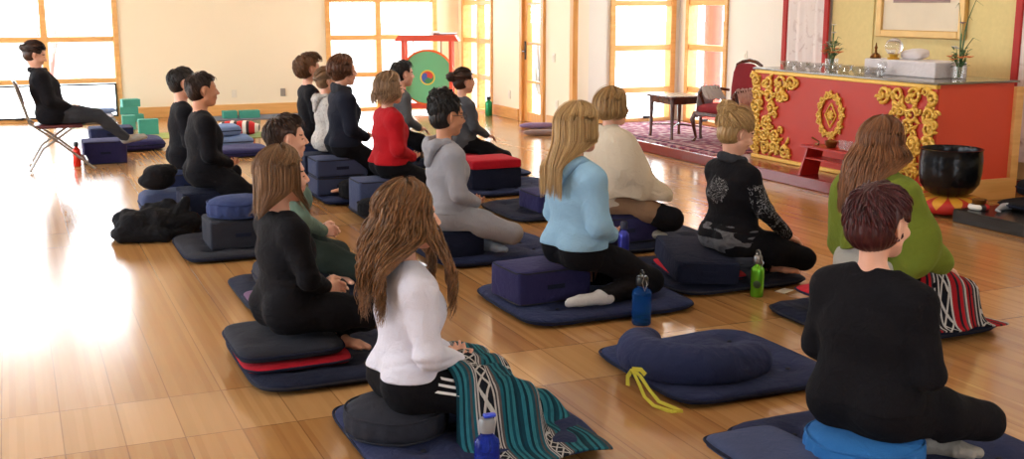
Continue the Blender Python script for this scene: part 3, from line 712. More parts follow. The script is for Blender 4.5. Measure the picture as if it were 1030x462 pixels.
# ---- hair
def locks_mesh(paths, r0, n=5, flat=.55):
    V = []; Q = []; base = 0
    for pi, P in enumerate(paths):
        P = np.asarray(P); m = len(P); T = np.gradient(P, axis=0); T /= np.maximum(np.linalg.norm(T, axis=1), 1e-9)[:, None]
        ref = np.array([.31, .2, .93]); A = np.cross(T, ref); A /= np.maximum(np.linalg.norm(A, axis=1), 1e-6)[:, None]; B = np.cross(T, A)
        t = np.linspace(0, 1, m); rad = (r0[pi] if hasattr(r0, '__len__') else r0)*(np.minimum(1, .45+3*t)*np.minimum(1, .12+2.2*(1-t)))
        an = np.arange(n)*2*PI/n
        ring = P[:, None]+rad[:, None, None]*(np.cos(an)[None, :, None]*A[:, None]+flat*np.sin(an)[None, :, None]*B[:, None])
        V.append(ring.reshape(-1, 3)); i = np.arange(m-1)[:, None]*n; k = np.arange(n)[None]; l = (k+1) % n
        Q.append((np.stack([i+k, i+l, i+n+l, i+n+k], -1).reshape(-1, 4))+base); base += m*n
    return np.concatenate(V), np.concatenate(Q)
EA, EB, EC, EZ = .103, .082, .093, .028     # skull ellipsoid in head frame, centre (-.012,0,EZ)
def on_skull(d, lay=0.0):
    d = np.asarray(d, float); d = d/np.linalg.norm(d, axis=-1, keepdims=True); return np.array([-.012, 0, EZ])+d*(np.array([EA, EB, EC])+lay)
def dirv(el, ph): return np.stack([np.cos(el)*np.cos(ph), np.cos(el)*np.sin(ph), np.sin(el)], -1)
def hair_long(ps, r, n, length, wave=0.0, wf=9, flare=.02, rad=.0055, front=.95, fall='back', part=0.0, jit=.25, curlend=0.0, tback=-.126):
    paths = []; S = ps.S
    shz = ((S+.575)-ps.hc[2])/ps.hs
    for i in range(n):
        lay = abs(r.normal(0, .006))+r.uniform(0, .010); sgn = 1 if i % 2 else -1
        ph1 = sgn*r.uniform(front, PI); u = np.linspace(0, 1, 9)
        ph0 = sgn*max(.25, abs(ph1)-.9*(1 if abs(ph1) < 1.9 else .2)); el = np.radians(84-(84+r.uniform(5, 16))*u**.9)
        ph = ph0+(ph1-ph0)*np.minimum(1, u*1.5)
        d = dirv(el, ph); d[:, 1] += part*(1-u); top = on_skull(d, lay)
        Lh = length*r.uniform(1-jit, 1.04); arc = .15; dl = max(.03, Lh-arc); m = max(5, int(dl/.022)); s = np.linspace(dl/m, dl, m)
        e = top[-1]; hv = np.array([math.cos(ph1)*EA, math.sin(ph1)*EB]); hv = hv/np.linalg.norm(hv)
        z = e[2]-s; x = e[0]+hv[0]*flare*s/.1*np.exp(-s/.25); y = e[1]+hv[1]*flare*s/.1*np.exp(-s/.25)
        # flow over the shoulders
        g = np.clip((shz+.10-z)/.12, 0, 1)
        back = (abs(ph1) > 1.35) or fall == 'back'
        tx = tback-lay*1.2 if back else .105+lay
        need = np.minimum(x, tx) if back else np.maximum(x, tx)
        x = x*(1-g)+need*g
        ymax = .135; y = np.where(np.abs(y) > ymax, np.sign(y)*(ymax), y)
        if back: y = y*(1-.15*g)
        dr = np.stack([x, y, z], 1)
        if curlend: dr[:, :2] -= hv[None]*(curlend*(s/dl)**3)[:, None]
        P = np.concatenate([top, dr])
        if wave:
            t = np.concatenate([np.linspace(0, .4, 9), .4+s/dl*.6]); am = wave*np.clip((t-.12)/.4, 0, 1); fq = wf*r.uniform(.8, 1.25); f0 = r.uniform(0, 6.28); l = t*Lh/.3
            P[:, 0] += am*np.sin(fq*l*2+f0)*.7; P[:, 1] += am*np.cos(fq*l*2+f0+r.uniform(-.5, .5)); P[:, 2] += am*.3*np.sin(fq*l*2+1)
        paths.append(P)
    return paths, r.uniform(.7, 1.3, n)*rad
def hair_short(ps, r, n, length=.05, lift=.012, rad=.005, crown=(-.45, 0, .9), wave=0, elmin=-.55, frontz=.40, curl=0):
    paths = []; c = np.array(crown)/np.linalg.norm(crown); k = 0
    while len(paths) < n and k < n*12:
        k += 1; ph = r.uniform(-PI, PI); el = math.asin(r.uniform(math.sin(elmin), 1)); d = dirv(el, ph)
        if d[0] > .15 and d[2] < frontz: continue
        ax = d-c*(d @ c); nn = np.linalg.norm(ax)
        if nn < .05: continue
        ax /= nn; t = np.linspace(0, 1, 6 if not curl else 10); a0 = math.acos(np.clip(d @ c, -1, 1)); aa = a0+t*length/.09
        dd = np.cos(aa)[:, None]*c+np.sin(aa)[:, None]*ax; lay = r.uniform(0, .008); P = on_skull(dd, 0)
        P = P+dd*(lay+lift*np.sin(t*2.4)**1*r.uniform(.4, 1.2))[:, None]
        if curl:
            f0 = r.uniform(0, 6.28); e1 = np.cross(dd, ax+.01); P += e1*(curl*np.sin(t*11+f0))[:, None]+dd*(curl*(1+np.cos(t*11+f0)))[:, None]
        e_ = P[len(P)//2:]
        if (e_[:, 2] < -.092).any() or ((e_[:, 0] > .040) & (e_[:, 2] < .058)).any() or ((np.abs(e_[:, 1]) > .05) & (e_[:, 0] > -.034) & (e_[:, 2] < .036)).any(): continue
        paths.append(P)
    return paths, r.uniform(.7, 1.3, len(paths))*rad
def hair_up(ps, r, n, bun, br, rad=.0045, curl=0, nb=90, mess=.004):
    """hair drawn back to a bun centred at `bun` in the head frame"""
    paths = []; b = np.array(bun, float)-np.array([-.012, 0, EZ]); bd = b/np.linalg.norm(b)
    for i in range(n):
        ph = r.uniform(-PI, PI); el = {True: .62, False: -.15}[abs(ph) < .9] if abs(ph) < .9 else -.05-.45*(abs(ph)-.9)/2.2
        el = r.uniform(el, el+.5); d0 = dirv(el, ph); t = np.linspace(0, 1, 10)[:, None]
        dd = d0*(1-t)+bd*t; dd /= np.linalg.norm(dd, axis=1)[:, None]
        P = on_skull(dd, 0)+dd*(r.uniform(0, .006)+.008*np.sin(t*PI)+r.normal(0, mess)*np.sin(t*PI)); P[-1] = np.array(bun)*.8+P[-1]*.2; paths.append(P)
    for i in range(nb):
        q = r.normal(0, 1, 3); q /= np.linalg.norm(q); w = r.normal(0, 1, 3); w -= q*(w @ q); w /= np.linalg.norm(w)
        a = np.linspace(0, 1, 9)*r.uniform(1.2, 2.6)+r.uniform(0, 6); R_ = br*r.uniform(.8, 1.08)
        P = np.array(bun)+R_*(np.cos(a)[:, None]*q+np.sin(a)[:, None]*w)*np.array([1, 1, .92])
        if curl: P = P+q*0+np.array([np.sin(a*9+i), np.cos(a*9+i), np.sin(a*7)]).T*curl
        paths.append(P)
    return paths, r.uniform(.7, 1.3, len(paths))*rad
def make_hair(ps, style, mat, h, parent, seed=1):
    r = np.random.default_rng(seed); kind = style[0]; kw = dict(style[1]) if len(style) > 1 else {}
    th = kw.pop('cap', .009); earhole = kind in ('short', 'up'); xh = kw.pop('xh', .022 if not earhole else .034); nape = kw.pop('nape', -.085)
    R = ps.R
    hs = ps.hs; P = [ell(ps.Hi((-.012, 0, .028)), np.array((.094+th, .073+th, .084+th*1.1))*hs, .02, R), ell(ps.Hi((-.045, 0, -.02)), np.array((.058+th, .060+th*.8, .065))*hs, .03, R)]
    if kind == 'up': P.append(ell(ps.Hi(kw['bun']), np.array((1, 1, .95))*kw['br']*.93*hs, .02, R))
    def clip(p):
        q = ps.H(p); x, y, z = q.T; zf = .062+.10*np.maximum(0, np.abs(y)-.045)*-1
        e = np.maximum(np.minimum(zf-z, x-xh-.25*np.maximum(0, z)), nape-z)
        if earhole: e = np.maximum(e, np.minimum(.034-np.sqrt((x-.004)**2+(z+.006)**2*.75), np.abs(y)-.045))
        return e
    disp = lambda p: .0022*np.sin(np.arctan2(*(ps.H(p)[:, [1, 0]].T))*34+wr(ps.H(p), seed, (30, 30, 8))*2)
    if kind == 'long': paths, rad = hair_long(ps, r, kw.pop('n', 300), kw.pop('length'), **kw)
    elif kind == 'short': paths, rad = hair_short(ps, r, kw.pop('n', 260), **kw)
    else: paths, rad = hair_up(ps, r, kw.pop('n', 130), kw.pop('bun'), kw.pop('br'), **kw)
    paths = [ps.Hi(p) for p in paths]
    if len(paths): ex = locks_mesh(paths, rad)
    else: ex = None
    return sdf_obj('hair', P, max(h*.8, .005), mat, parent, disp, clip, extra=ex)

def cloth_disp(seed, amp=.004, f=(16, 16, 34)):
    return lambda p: -amp*np.abs(wr(p, seed, f, 1.5))+amp*.3
def person(label, pos, S=.2, s=.93, rz=0.0, hair=None, haircol=None, top=None, pants=None, skin_='fair', browc=(60, 40, 30), h=.009, group=None, socks=None, seed=1,
           sleeve=.96, hem=.13, top_e=.017, fold=.0075, top_name='sweater', neckline=.572, pants_e=.011, extras=None, body_clip=None, pants_f=.97, **pose):
    ps = Pose(S/s, mz=pose.pop('mz', .06)/s, knee=(pose.pop('kneez')/s if 'kneez' in pose else None), **pose)
    S_ = ps.S; q = .0 if h < .0075 else h*.72
    prims = ps.torso(-.004)+ps.neck()+ps.head()
    for d in (-1, 1): prims += ps.arm(d)+ps.leg(d)+ps.foot(d)+ps.hand(d, q)
    sn = SKIN[skin_]; zflr = (ps.mz+.001) if ps.legs_kind != 'chair' else None
    def seat(p): return np.minimum(np.minimum(S_+.006-p[:, 2], .225-np.abs(p[:, 0])), (.165 if ps.legs_kind == 'kneel' else .205)-np.abs(p[:, 1]))
    def classify(c):
        x, y, z = ps.H(c).T; mi = np.zeros(len(c), int)
        lip = (x > .072) & (np.abs(y) < .019) & (z < -.051) & (z > -.069)&(x > .083-.004); mi[lip] = 1
        br = (x > .055) & (np.abs(np.abs(y)-.032) < .019) & (np.abs(z-.0235+.15*np.abs(np.abs(y)-.03)) < .0030); mi[br] = 2
        la = (x > .062) & (np.abs(np.abs(y)-.032) < .014) & (np.abs(z+.0015) < .0022); mi[la] = 2
        return mi
    body = sdf_obj('person', prims, h, [sn, LIP, brow(browc)], classify=classify, zmin=zflr, clip=seat)
    body.location = (pos[0], pos[1], 0); body.rotation_euler = (0, 0, rz); body.scale = (s, s, s)
    tag(body, label, 'person', group)
    make_hair(ps, hair, haircol, h, body, seed)
    # trousers
    pp = [p for p in ps.torso(pants_e)[:1]]+ps.torso(pants_e)[6:8]
    for d in (-1, 1): pp += ps.leg(d, pants_e, pants_f)
    sdf_obj('trousers', pp, h, pants, body, cloth_disp(seed+5, fold, (14, 14, 26)), zmin=zflr, clip=(lambda p: np.maximum(p[:, 2]-(S_+.215), seat(p))))
    # top
    tp = ps.torso(top_e)
    for d in (-1, 1):
        if sleeve: tp += ps.arm(d, top_e-.002, sleeve)
    def clip(p):
        c = (S_+hem)-p[:, 2]
        Li = (p-np.array([0, 0, S_+.10])) @ ps.Rl+np.array([0, 0, S_+.10])
        # neckline: cut above a plane that is higher at the back
        r_ = np.sqrt(Li[:, 0]**2+Li[:, 1]**2)
        n_ = np.minimum(Li[:, 2]-(S_+neckline)-.25*(-Li[:, 0]), .085-r_)
        return np.maximum(np.maximum(c, n_), seat(p))
    def disp(p):
        a = fold*1.0; w_ = wr(p, seed+9, (11, 11, 30), 1.6); e_ = sum(np.exp(-((p-ps.elb[d])**2).sum(1)/.006) for d in (-1, 1))
        waist = np.exp(-((p[:, 2]-(S_+.20))/.09)**2)
        return -(a*(.35+.8*waist+1.2*e_))*np.abs(w_)+a*.25
    sdf_obj(top_name, tp, h, top, body, disp, clip)
    if socks is not None:
        for d in (-1, 1):
            sdf_obj('sock', ps.foot(d, .006)+[cone(ps.ank[d], ps.ank[d]+(ps.knee[d]-ps.ank[d])*.14, .036, .036, .02)], min(h, .008), socks, body, cloth_disp(seed, .002), zmin=(ps.mz+.0005) if zflr else None)
    if extras: extras(ps, body)
    return body, ps
def at_head(hx, hy, S, s=.93, dx=0, dy=0):
    x, y = G(hx, hy, S+.868*s); return (x+dx, y+dy)

F = {}
F['black'] = fabric('black_knit', (19, 18, 23)); F['blackp'] = fabric('black_trousers', (16, 15, 20)); F['navyj'] = fabric('navy_jacket', (27, 30, 44))
F['red'] = fabric('red_wool', (176, 24, 34), var=.12); F['greyh'] = fabric('heather_grey', (150, 150, 158), var=.08); F['dgrey'] = fabric('dark_grey_knit', (74, 76, 82))
F['mgrey'] = fabric('mid_grey_knit', (92, 94, 98)); F['blue'] = fabric('light_blue_fleece', (146, 186, 216), var=.07); F['white'] = fabric('white_cotton', (216, 216, 232), var=.04)
F['cream'] = fabric('cream_wool', (206, 192, 172), var=.05, fold=.7); F['tan'] = fabric('tan_trousers', (150, 118, 92)); F['green'] = fabric('moss_green_knit', (108, 122, 42), var=.2, blot=7)
F['dgreen'] = fabric('dark_green_trousers', (36, 46, 42)); F['sock'] = fabric('white_sock', (206, 206, 210), var=.05); F['gsock'] = fabric('grey_sock', (150, 146, 140)); F['lsock'] = fabric('pale_blue_sock', (130, 146, 170))
F['sage'] = fabric('sage_top', (96, 116, 104)); F['lgrey'] = fabric('light_grey_marl', (168, 166, 158), var=.08); F['wstripe'] = fabric('white_trim', (225, 225, 228), var=.03)
F['cgrey'] = fabric('charcoal_jeans', (58, 60, 66))
Hm = dict(brown=hairmat('brown_hair', (40, 24, 14), (130, 86, 52)), lbrown=hairmat('light_brown_hair', (56, 38, 26), (160, 120, 84)), dblond=hairmat('dark_blond_hair', (92, 64, 34), (206, 164, 108)),
          blond=hairmat('golden_blond_hair', (128, 94, 56), (222, 186, 130)), black=hairmat('black_hair', (10, 9, 10), (44, 36, 34)), dark=hairmat('dark_brown_hair', (20, 12, 10), (70, 44, 32)),
          auburn=hairmat('auburn_hair', (66, 40, 26), (168, 114, 76)), wine=hairmat('wine_red_hair', (26, 10, 14), (98, 42, 44)), curls=hairmat('streaked_curly_hair', (36, 24, 17), (158, 112, 72)),
          ash=hairmat('ash_blond_hair', (84, 62, 46), (190, 154, 118)), chest=hairmat('chestnut_hair', (50, 28, 18), (128, 82, 54)))

def hood(mat, back=.55):
    def f(ps, body):
        S = ps.S; L_ = ps.L
        pts = [L_((.05, -.075, S+.555)), L_((-.03, -.10, S+.585)), L_((-.095, -.075, S+.575)), L_((-.125, 0, S+.55)), L_((-.095, .075, S+.575)), L_((-.03, .10, S+.585)), L_((.05, .075, S+.555))]
        P = chain(pts, [.012, .024, .030, .034, .030, .024, .012], .03)
        P += [cone(L_((-.115, -.06, S+.54)), L_((-.125, 0, S+.44)), .028, .018, .04), cone(L_((-.115, .06, S+.54)), L_((-.125, 0, S+.44)), .028, .018, .04)]
        sdf_obj('hood', P, .007, mat, body, cloth_disp(3, .006, (30, 30, 40)))
    return f
def collar(mat, hgt=.045, r=.066, nm='collar'):
    def f(ps, body):
        S = ps.S; P = []
        for i in range(12):
            a, b_ = 2*PI*i/12, 2*PI*(i+1)/12
            q = [ps.L((-.012+r*math.cos(t)*1.05+.0, r*math.sin(t)*1.12, S+.585+.02*(-math.cos(t)))) for t in (a, b_)]
            P.append(cone(q[0], q[1], .020, .020, .015, (1, 1, hgt/.026)))
        sdf_obj(nm, P, .007, mat, body, cloth_disp(8, .005, (40, 40, 30)))
    return f
def both(*fs):
    def f(ps, body):
        for g in fs: g(ps, body)
    return f
def glasses(ps, body):
    mb = MB()
    for d in (-1, 1):
        mb.tube([ps.Hi((.099, d*.033+.022*math.cos(a), .003+.017*math.sin(a))) for a in np.linspace(0, 2*PI, 16)[:-1]], .0022, 5, True)
        mb.tube([ps.Hi((.098, d*.055, .008)), ps.Hi((.04, d*.082, .010)), ps.Hi((-.005, d*.088, .008))], .0022, 5)
    mb.tube([ps.Hi((.099, -.011, .006)), ps.Hi((.103, 0, .009)), ps.Hi((.099, .011, .006))], .0022, 5)
    mb.build('glasses', plain('spectacle_frame', (40, 34, 32), .3), body)

# ================================================================== CUSHIONS
C = {}
C['navy'] = fabric('navy_cotton', (38, 46, 80), var=.14, bs=.8); C['navy2'] = fabric('deep_navy_cotton', (28, 33, 54), var=.14, bs=.8); C['char'] = fabric('charcoal_cotton', (44, 46, 56), var=.12, bs=.45)
C['red'] = fabric('red_cotton', (178, 26, 44), var=.1); C['slate'] = fabric('slate_blue_cotton', (62, 72, 104), var=.15); C['purple'] = fabric('indigo_cotton', (44, 42, 84), var=.12)
C['denim'] = fabric('blue_zafu_cotton', (50, 62, 104), var=.12); C['sky'] = fabric('bright_blue_cotton', (44, 108, 176), var=.12); C['plum'] = fabric('plum_cotton', (104, 76, 104), var=.1)
C['black'] = fabric('black_cotton', (24, 24, 28), var=.2, bs=.7, fold=1.0); C['lblue'] = fabric('pale_denim', (110, 130, 168), var=.15)
M['teal'] = plain('teal_foam', (64, 152, 136), .7, var=.08, scale=20, bmp=.1)
def sgnp(v, e): return np.sign(v)*np.abs(v)**e
def puff(a, b, c, e1=.45, e2=.35, nu=40, nv=16, amp=.006, seed=1, tufts=None, f=14, pleat=0, dome=0.0):
    """soft stuffed cushion, centre at origin"""
    om = np.linspace(-PI, PI, nu, endpoint=False); et = np.linspace(-PI/2, PI/2, nv)
    E_, O = np.meshgrid(et, om, indexing='ij')
    x = a*sgnp(np.cos(E_), e1)*sgnp(np.cos(O), e2); y = b*sgnp(np.cos(E_), e1)*sgnp(np.sin(O), e2); z = c*sgnp(np.sin(E_), max(e1, .6))
    P = np.stack([x, y, z], -1).reshape(-1, 3)
    w_ = wr(P, seed, (f, f, f*1.6)); P[:, 2] += (amp*w_-amp*1.3*np.abs(wr(P, seed+40, (f*1.7, f*1.7, f), 1.6)))*(P[:, 2] > -c*.5); P[:, :2] *= (1+.012*w_)[:, None]
    P[:, 2] += dome*np.maximum(0, 1-(P[:, 0]/a)**2)*np.maximum(0, 1-(P[:, 1]/b)**2)*(P[:, 2] > 0)
    if pleat: k = 1+.022*np.cos(O.ravel()*pleat)*np.abs(np.cos(E_.ravel())); P[:, :2] *= k[:, None]
    if tufts:
        for (tx, ty) in tufts: P[:, 2] -= np.sign(P[:, 2])*c*.8*np.exp(-((P[:, 0]-tx)**2+(P[:, 1]-ty)**2)/.0035)
    # interleave poles as degenerate-free: collapse duplicates
    V = P; Q = []
    for i in range(nv-1):
        for j in range(nu):
            k = (j+1) % nu; Q.append((i*nu+j, i*nu+k, (i+1)*nu+k, (i+1)*nu+j))
    return V, np.array(Q)
def superring(a, b, e2, z, n=48, seed=1):
    o = np.linspace(-PI, PI, n, endpoint=False); return np.stack([a*sgnp(np.cos(o), e2), b*sgnp(np.sin(o), e2), np.full(n, z)+.002*np.sin(o*5+seed)], 1)
def mat_cushion(label, x, y, w=.8, d=.76, h=.06, rz=0, mat='navy', z=0, seed=1, name='meditation_mat', tuft=True, group=None):
    if tuft: h += .006
    T = [(i*w*.27, j*d*.27) for i in (-1, 0, 1) for j in (-1, 0, 1)] if tuft else None
    V, Q = puff(w/2, d/2, h/2, .36, .30, 120, 44, .0045, seed, T, 10)
    V[:, 2] = np.maximum(V[:, 2], -h/2+.001)
    if tuft:
        for (tx, ty) in T: pass
    o = link(name, npmesh(name, V, Q), C[mat], loc=(x, y, z+h/2), rz=rz)
    tag(o, label, 'floor mat' if h < .08 else 'cushion', group)
    MBp = MB().tube(superring(w/2+.002, d/2+.002, .28, 0), .0055, 6, True); MBp.build('piping', C['navy2'] if mat != 'navy2' else C['char'], o, smooth=True)
    if tuft:
        bt = MB().lathe([(0, .004), (.009, .002), (.011, -.003)], 8).build('tuft_button', C['char'], o, loc=(*T[0], h*.24), smooth=True)
        for tx, ty in T[1:]:
            q = bt.copy(); COL.objects.link(q); q.parent = o; q.location = (tx, ty, h*.24)
    return o
def zafu(label, x, y, r=.17, h=.13, z=.05, mat='char', rx=None, seed=2, rz=0, e2=1.0, tiltm=None):
    V, Q = puff(r, rx or r, h/2, .55, e2, 72, 20, .004, seed, None, 9, pleat=18, dome=.01)
    V[:, 2] = np.maximum(V[:, 2], -h/2)
    o = link('round_cushion', npmesh('round_cushion', V, Q), C[mat], loc=(x, y, z+h/2), rz=rz); tag(o, label, 'cushion')
    if tiltm: o.rotation_euler = tiltm
    for zz in (-.30, .30): MB().tube(superring(r*.965+.004, (rx or r)*.965+.004, e2, zz*h), .004, 6, True).build('piping', C[mat], o, smooth=True)
    return o
def block(label, x, y, w=.40, d=.32, h=.17, z=.05, mat='navy', rz=0, top=None, seed=3, rot=None, name='cushion_block'):
    """firm rectangular foam cushion with welted edges; optional coloured top cushion is a separate thing"""
    bm = bmesh.new(); r = bmesh.ops.create_cube(bm, size=1)['verts']
    for v in r: v.co = Vector((v.co.x*w, v.co.y*d, v.co.z*h))
    bmesh.ops.bevel(bm, geom=bm.edges[:], offset=.018, segments=3, affect='EDGES', profile=.5)
    bmesh.ops.subdivide_edges(bm, edges=[e for e in bm.edges if e.calc_length() > .08], cuts=5, use_grid_fill=True)
    for v in bm.verts:
        p = np.array([[*v.co]]); n_ = float(wr(p, seed, (12, 12, 16))[0]); v.co += v.normal*.004*n_
        v.co.z += .008*max(0, 1-(2*v.co.x/w)**2)*max(0, 1-(2*v.co.y/d)**2)*(1 if v.co.z > 0 else 0)
    mb = MB(); mb.bm.free(); mb.bm = bm
    o = mb.build(name, C[mat], loc=(x, y, z+h/2), rz=rz, smooth=True); tag(o, label, 'cushion')
    if rot: o.rotation_euler = rot
    for s in ((-1, 1) if h > .03 else ()): MB().tube(superring(w/2-.003, d/2-.003, .16, s*(h/2-.008), 56), .0048, 6, True).build('piping', C['char'] if mat in ('navy', 'purple', 'slate') else C[mat], o, smooth=True)
    if h < .1: return o
    mb = MB().box(-w*.12, w*.12, -d/2-.008, -d/2-.003, -.012, .012, .002); mb.build('carry_handle', C['navy2'], o)
    return o
def ATY(hx, hy, y, S):
    r = ray(hx, hy); t = y/r[1]; zt = CAMH+r[2]*t; return (r[0]*t, y), (zt-S)/.888

# ================================================================== PEOPLE AND THEIR SEATS
LAP = dict(legs='cross', arms='lap')
def put(label, hx, hy, y, S, dx=0.0, **kw):
    (x, y), s = ATY(hx, hy, y, S); lean = kw.get('lean', 0); x0 = x+dx-.012-.62*s*math.sin(lean)*math.cos(kw.get('rz', 0))
    b, ps = person(label, (x0, y), S=S, s=s, **kw); return x0, y, s, b, ps

# --- row nearest the left
x, y, s, _, ps6 = put('woman with long wavy streaked hair in a white long-sleeved top, nearest the camera at left', 411, 182, 3.72, .15, hair=('long', dict(length=.50, n=1000, wave=.015, wf=7, flare=.06, rad=.0045, front=.9, fall='mix', jit=.3)), haircol=Hm['curls'],
    top=F['white'], pants=F['blackp'], h=.0062, seed=11, turn=-.05, hem=.135, legs='cross', arms='lap', kneez=.17, fold=.006, top_name='shirt', male=False)
WHITE = (x, y, s)
mat_cushion('navy floor mat under the round charcoal cushion of the white-topped woman', x+.20, y+.0, .82, .78, .055, mat='navy', seed=21)
zafu('round charcoal pleated cushion under the woman in the white top', x-.05, y, .185, .125, .04, 'char', seed=22)
x, y, s, _, _ = put('woman with straight light brown hair in a black top, hands clasped, second in left row', 284, 147, 4.78, .17, hair=('long', dict(length=.32, n=700, flare=.004, rad=.0034, front=.95, jit=.15, fall='mix', curlend=.02)), haircol=Hm['lbrown'],
    top=F['black'], pants=F['blackp'], h=.0065, seed=12, arms='clasp', legs='cross', hem=.10, turn=-.1, rz=.15, kneez=.24, sleeve=.80)
mat_cushion('navy floor mat with a red pad on it, under the woman with clasped hands', x+.21, y+.02, .84, .86, .055, mat='navy2', seed=23)
mat_cushion('thin red pad sandwiched between navy mat and grey cushion', x-.0, y-.02, .46, .50, .035, mat='red', z=.052, seed=24, name='thin_cushion', tuft=False)
mat_cushion('flat charcoal cushion on the thin red pad, under the woman with clasped hands', x-.02, y+.0, .45, .50, .07, mat='char', z=.085, seed=25, name='flat_cushion', tuft=False)
x, y, s, _, _ = put('dark short haired person in a sage top, mostly hidden behind the woman with clasped hands', 288, 115, 5.98, .19, hair=('short', dict(length=.06, n=260, lift=.014)), haircol=Hm['dark'],
    top=F['sage'], pants=F['dgreen'], h=.008, seed=13, arms='clasp', legs='cross', turn=-.1)
mat_cushion('dark mat with a pale tag, left of the third row seat with a plum pillow', x+.12, y+.02, .80, .82, .05, mat='navy2', seed=26)
mat_cushion('dark round-edged cushion under the person in the sage top', x, y, .36, .36, .14, mat='char', z=.048, seed=27, name='flat_cushion', tuft=False)
mat_cushion('small plum pillow sticking out behind the person in the sage top', x-.16, y-.27, .26, .2, .05, mat='plum', z=.048, seed=28, name='small_pillow', tuft=False)
# empty seat with the blue round cushion
mat_cushion('charcoal mat under the empty block and blue round cushion', 1.27, 7.3, .78, .78, .055, mat='char', seed=29)
block('charcoal block carrying the blue round cushion on the empty seat', 1.25, 7.25, .40, .36, .17, .05, 'char', seed=30)
zafu('plump blue round cushion on the empty charcoal block', 1.26, 7.25, .20, .13, .215, 'denim', seed=31, rx=.19)
x, y, s, _, _ = put('man with short brown hair in a black long-sleeved shirt, left row', 203, 72, 8.25, .28, hair=('short', dict(length=.045, n=240, lift=.008, frontz=.5)), haircol=Hm['dark'],
    top=F['black'], pants=F['blackp'], h=.009, seed=14, male=True, arms='lap', legs='cross', skin_='tan', kneez=.17, build=1.22)
mat_cushion('dark mat under the block of the man in black', x+.1, y, .78, .76, .05, mat='navy2', seed=32)
block('dark navy block under the man in the black shirt', x-.0, y, .38, .36, .21, .045, 'navy2', seed=33)
x, y, s, _, _ = put('dark haired man half hidden behind the man in black, farthest in left row', 183, 67, 9.35, .26, hair=('short', dict(length=.045, n=240, lift=.008, frontz=.5)), haircol=Hm['black'],
    top=F['black'], pants=F['blackp'], h=.010, seed=15, male=True, build=1.15, arms='lap', legs='cross')
mat_cushion('blue mat under the farthest man of the left row', x+.08, y, .78, .76, .05, mat='slate', seed=34)
block('navy block under the farthest man of the left row', x, y, .38, .34, .19, .045, 'navy', seed=35)

# --- middle row
x, y, s, _, ps18 = put('woman with short wine-red hair and black top seen from behind, nearest the camera at right', 889, 184, 2.80, .18, hair=('short', dict(length=.05, n=1300, lift=.011, cap=.020, elmin=-.9, rad=.0036, nape=-.10)), haircol=Hm['wine'],
    top=F['black'], pants=F['blackp'], h=.006, seed=16, legs='cross', arms='lap', hem=.11, fold=.006, turn=-.15, rz=.28, kneez=.19, neckline=.592, socks=F['gsock'], build=1.12)
WINE = (x, y, s)

x, y, s, _, _ = put('woman with long golden blond hair in a light blue hooded fleece, kneeling', 583, 103, 5.13, .225, hair=('long', dict(length=.47, n=760, flare=.004, tback=-.148, rad=.0034, front=1.0, jit=.18)), haircol=Hm['blond'],
    top=F['blue'], pants=F['blackp'], h=.0065, seed=17, legs='kneel', arms='lap', hem=.12, turn=.05, socks=F['sock'], top_name='hooded_fleece', top_e=.024, fold=.007, extras=hood(F['blue']), rz=.1)
BLUE = (x, y, s)
mat_cushion('navy floor mat under the woman in the light blue fleece', 2.68, 5.22, .96, .82, .055, mat='navy', seed=40)
block('indigo block under the woman in the light blue fleece', x-.15, y+.10, .42, .32, .175, .056, 'purple', seed=41, rz=.06)
x, y, s, _, _ = put('woman with glasses and dark curly updo in a light grey hooded tracksuit', 450, 95, 6.42, .21, hair=('up', dict(bun=(-.045, 0, .098), br=.078, n=220, curl=.007, nb=170, mess=.006, rad=.005)), haircol=Hm['black'],
    top=F['greyh'], pants=F['greyh'], skin_='tan', h=.0075, seed=18, legs='cross', arms='lap', hem=.12, top_name='hooded_sweatshirt', top_e=.019, extras=both(hood(F['greyh']), glasses), socks=F['lsock'], kneez=.19, nod=.08, browc=(30, 22, 20))
mat_cushion('navy floor mat under the woman in the grey hooded tracksuit', 2.68, 6.55, .84, .76, .055, mat='navy', seed=42)
block('dark navy block under the woman in the grey tracksuit', x-.0, y, .36, .34, .15, .056, 'navy2', seed=43)
x, y, s, _, _ = put('woman with ash blond shoulder hair in a bright red wool jacket', 392, 72, 8.05, .29, hair=('long', dict(length=.27, n=460, flare=.05, rad=.0048, front=1.0, jit=.12, wave=.004, curlend=.02)), haircol=Hm['ash'],
    top=F['red'], pants=F['blackp'], h=.009, seed=19, legs='kneel', arms='lap', build=1.15, hem=.12, top_name='jacket', top_e=.022, kneez=.17)
mat_cushion('navy mat under the woman in the red jacket', x+.15, y, .80, .76, .05, mat='navy', seed=44)
block('slate blue block under the woman in the red jacket', x-.08, y, .40, .30, .235, .05, 'slate', seed=45)
zafu('small black round cushion leaning behind the woman in red', x-.23, y-.27, .10, .13, .05, 'black', seed=46)
x, y, s, _, _ = put('woman with wavy chestnut hair and dark navy jacket, seated on two stacked blocks', 345, 55, 8.95, .34, hair=('long', dict(length=.20, n=360, flare=.03, rad=.0052, front=1.05, jit=.1, wave=.006, curlend=.03)), haircol=Hm['chest'],
    top=F['navyj'], pants=F['blackp'], h=.009, seed=20, legs='kneel', arms='lap', hem=.10, top_name='jacket', top_e=.024, extras=collar(F['cgrey'], .05, .07), kneez=.17)
mat_cushion('navy mat under the two slate blocks', x+.15, y, .80, .78, .05, mat='navy', seed=47)
block('lower slate blue block of the two stacked under the navy jacketed woman', x-.06, y, .42, .32, .145, .05, 'slate', seed=48)
block('upper slate blue block of the two stacked under the navy jacketed woman', x-.06, y, .42, .32, .14, .197, 'slate', seed=49)
zafu('black round cushion at the feet of the navy jacketed woman', x-.02, y-.38, .13, .15, .05, 'black', seed=50)
mc2 = cloth_print('patterned_cardigan', (176, 172, 168), (96, 92, 92), 40, .5)
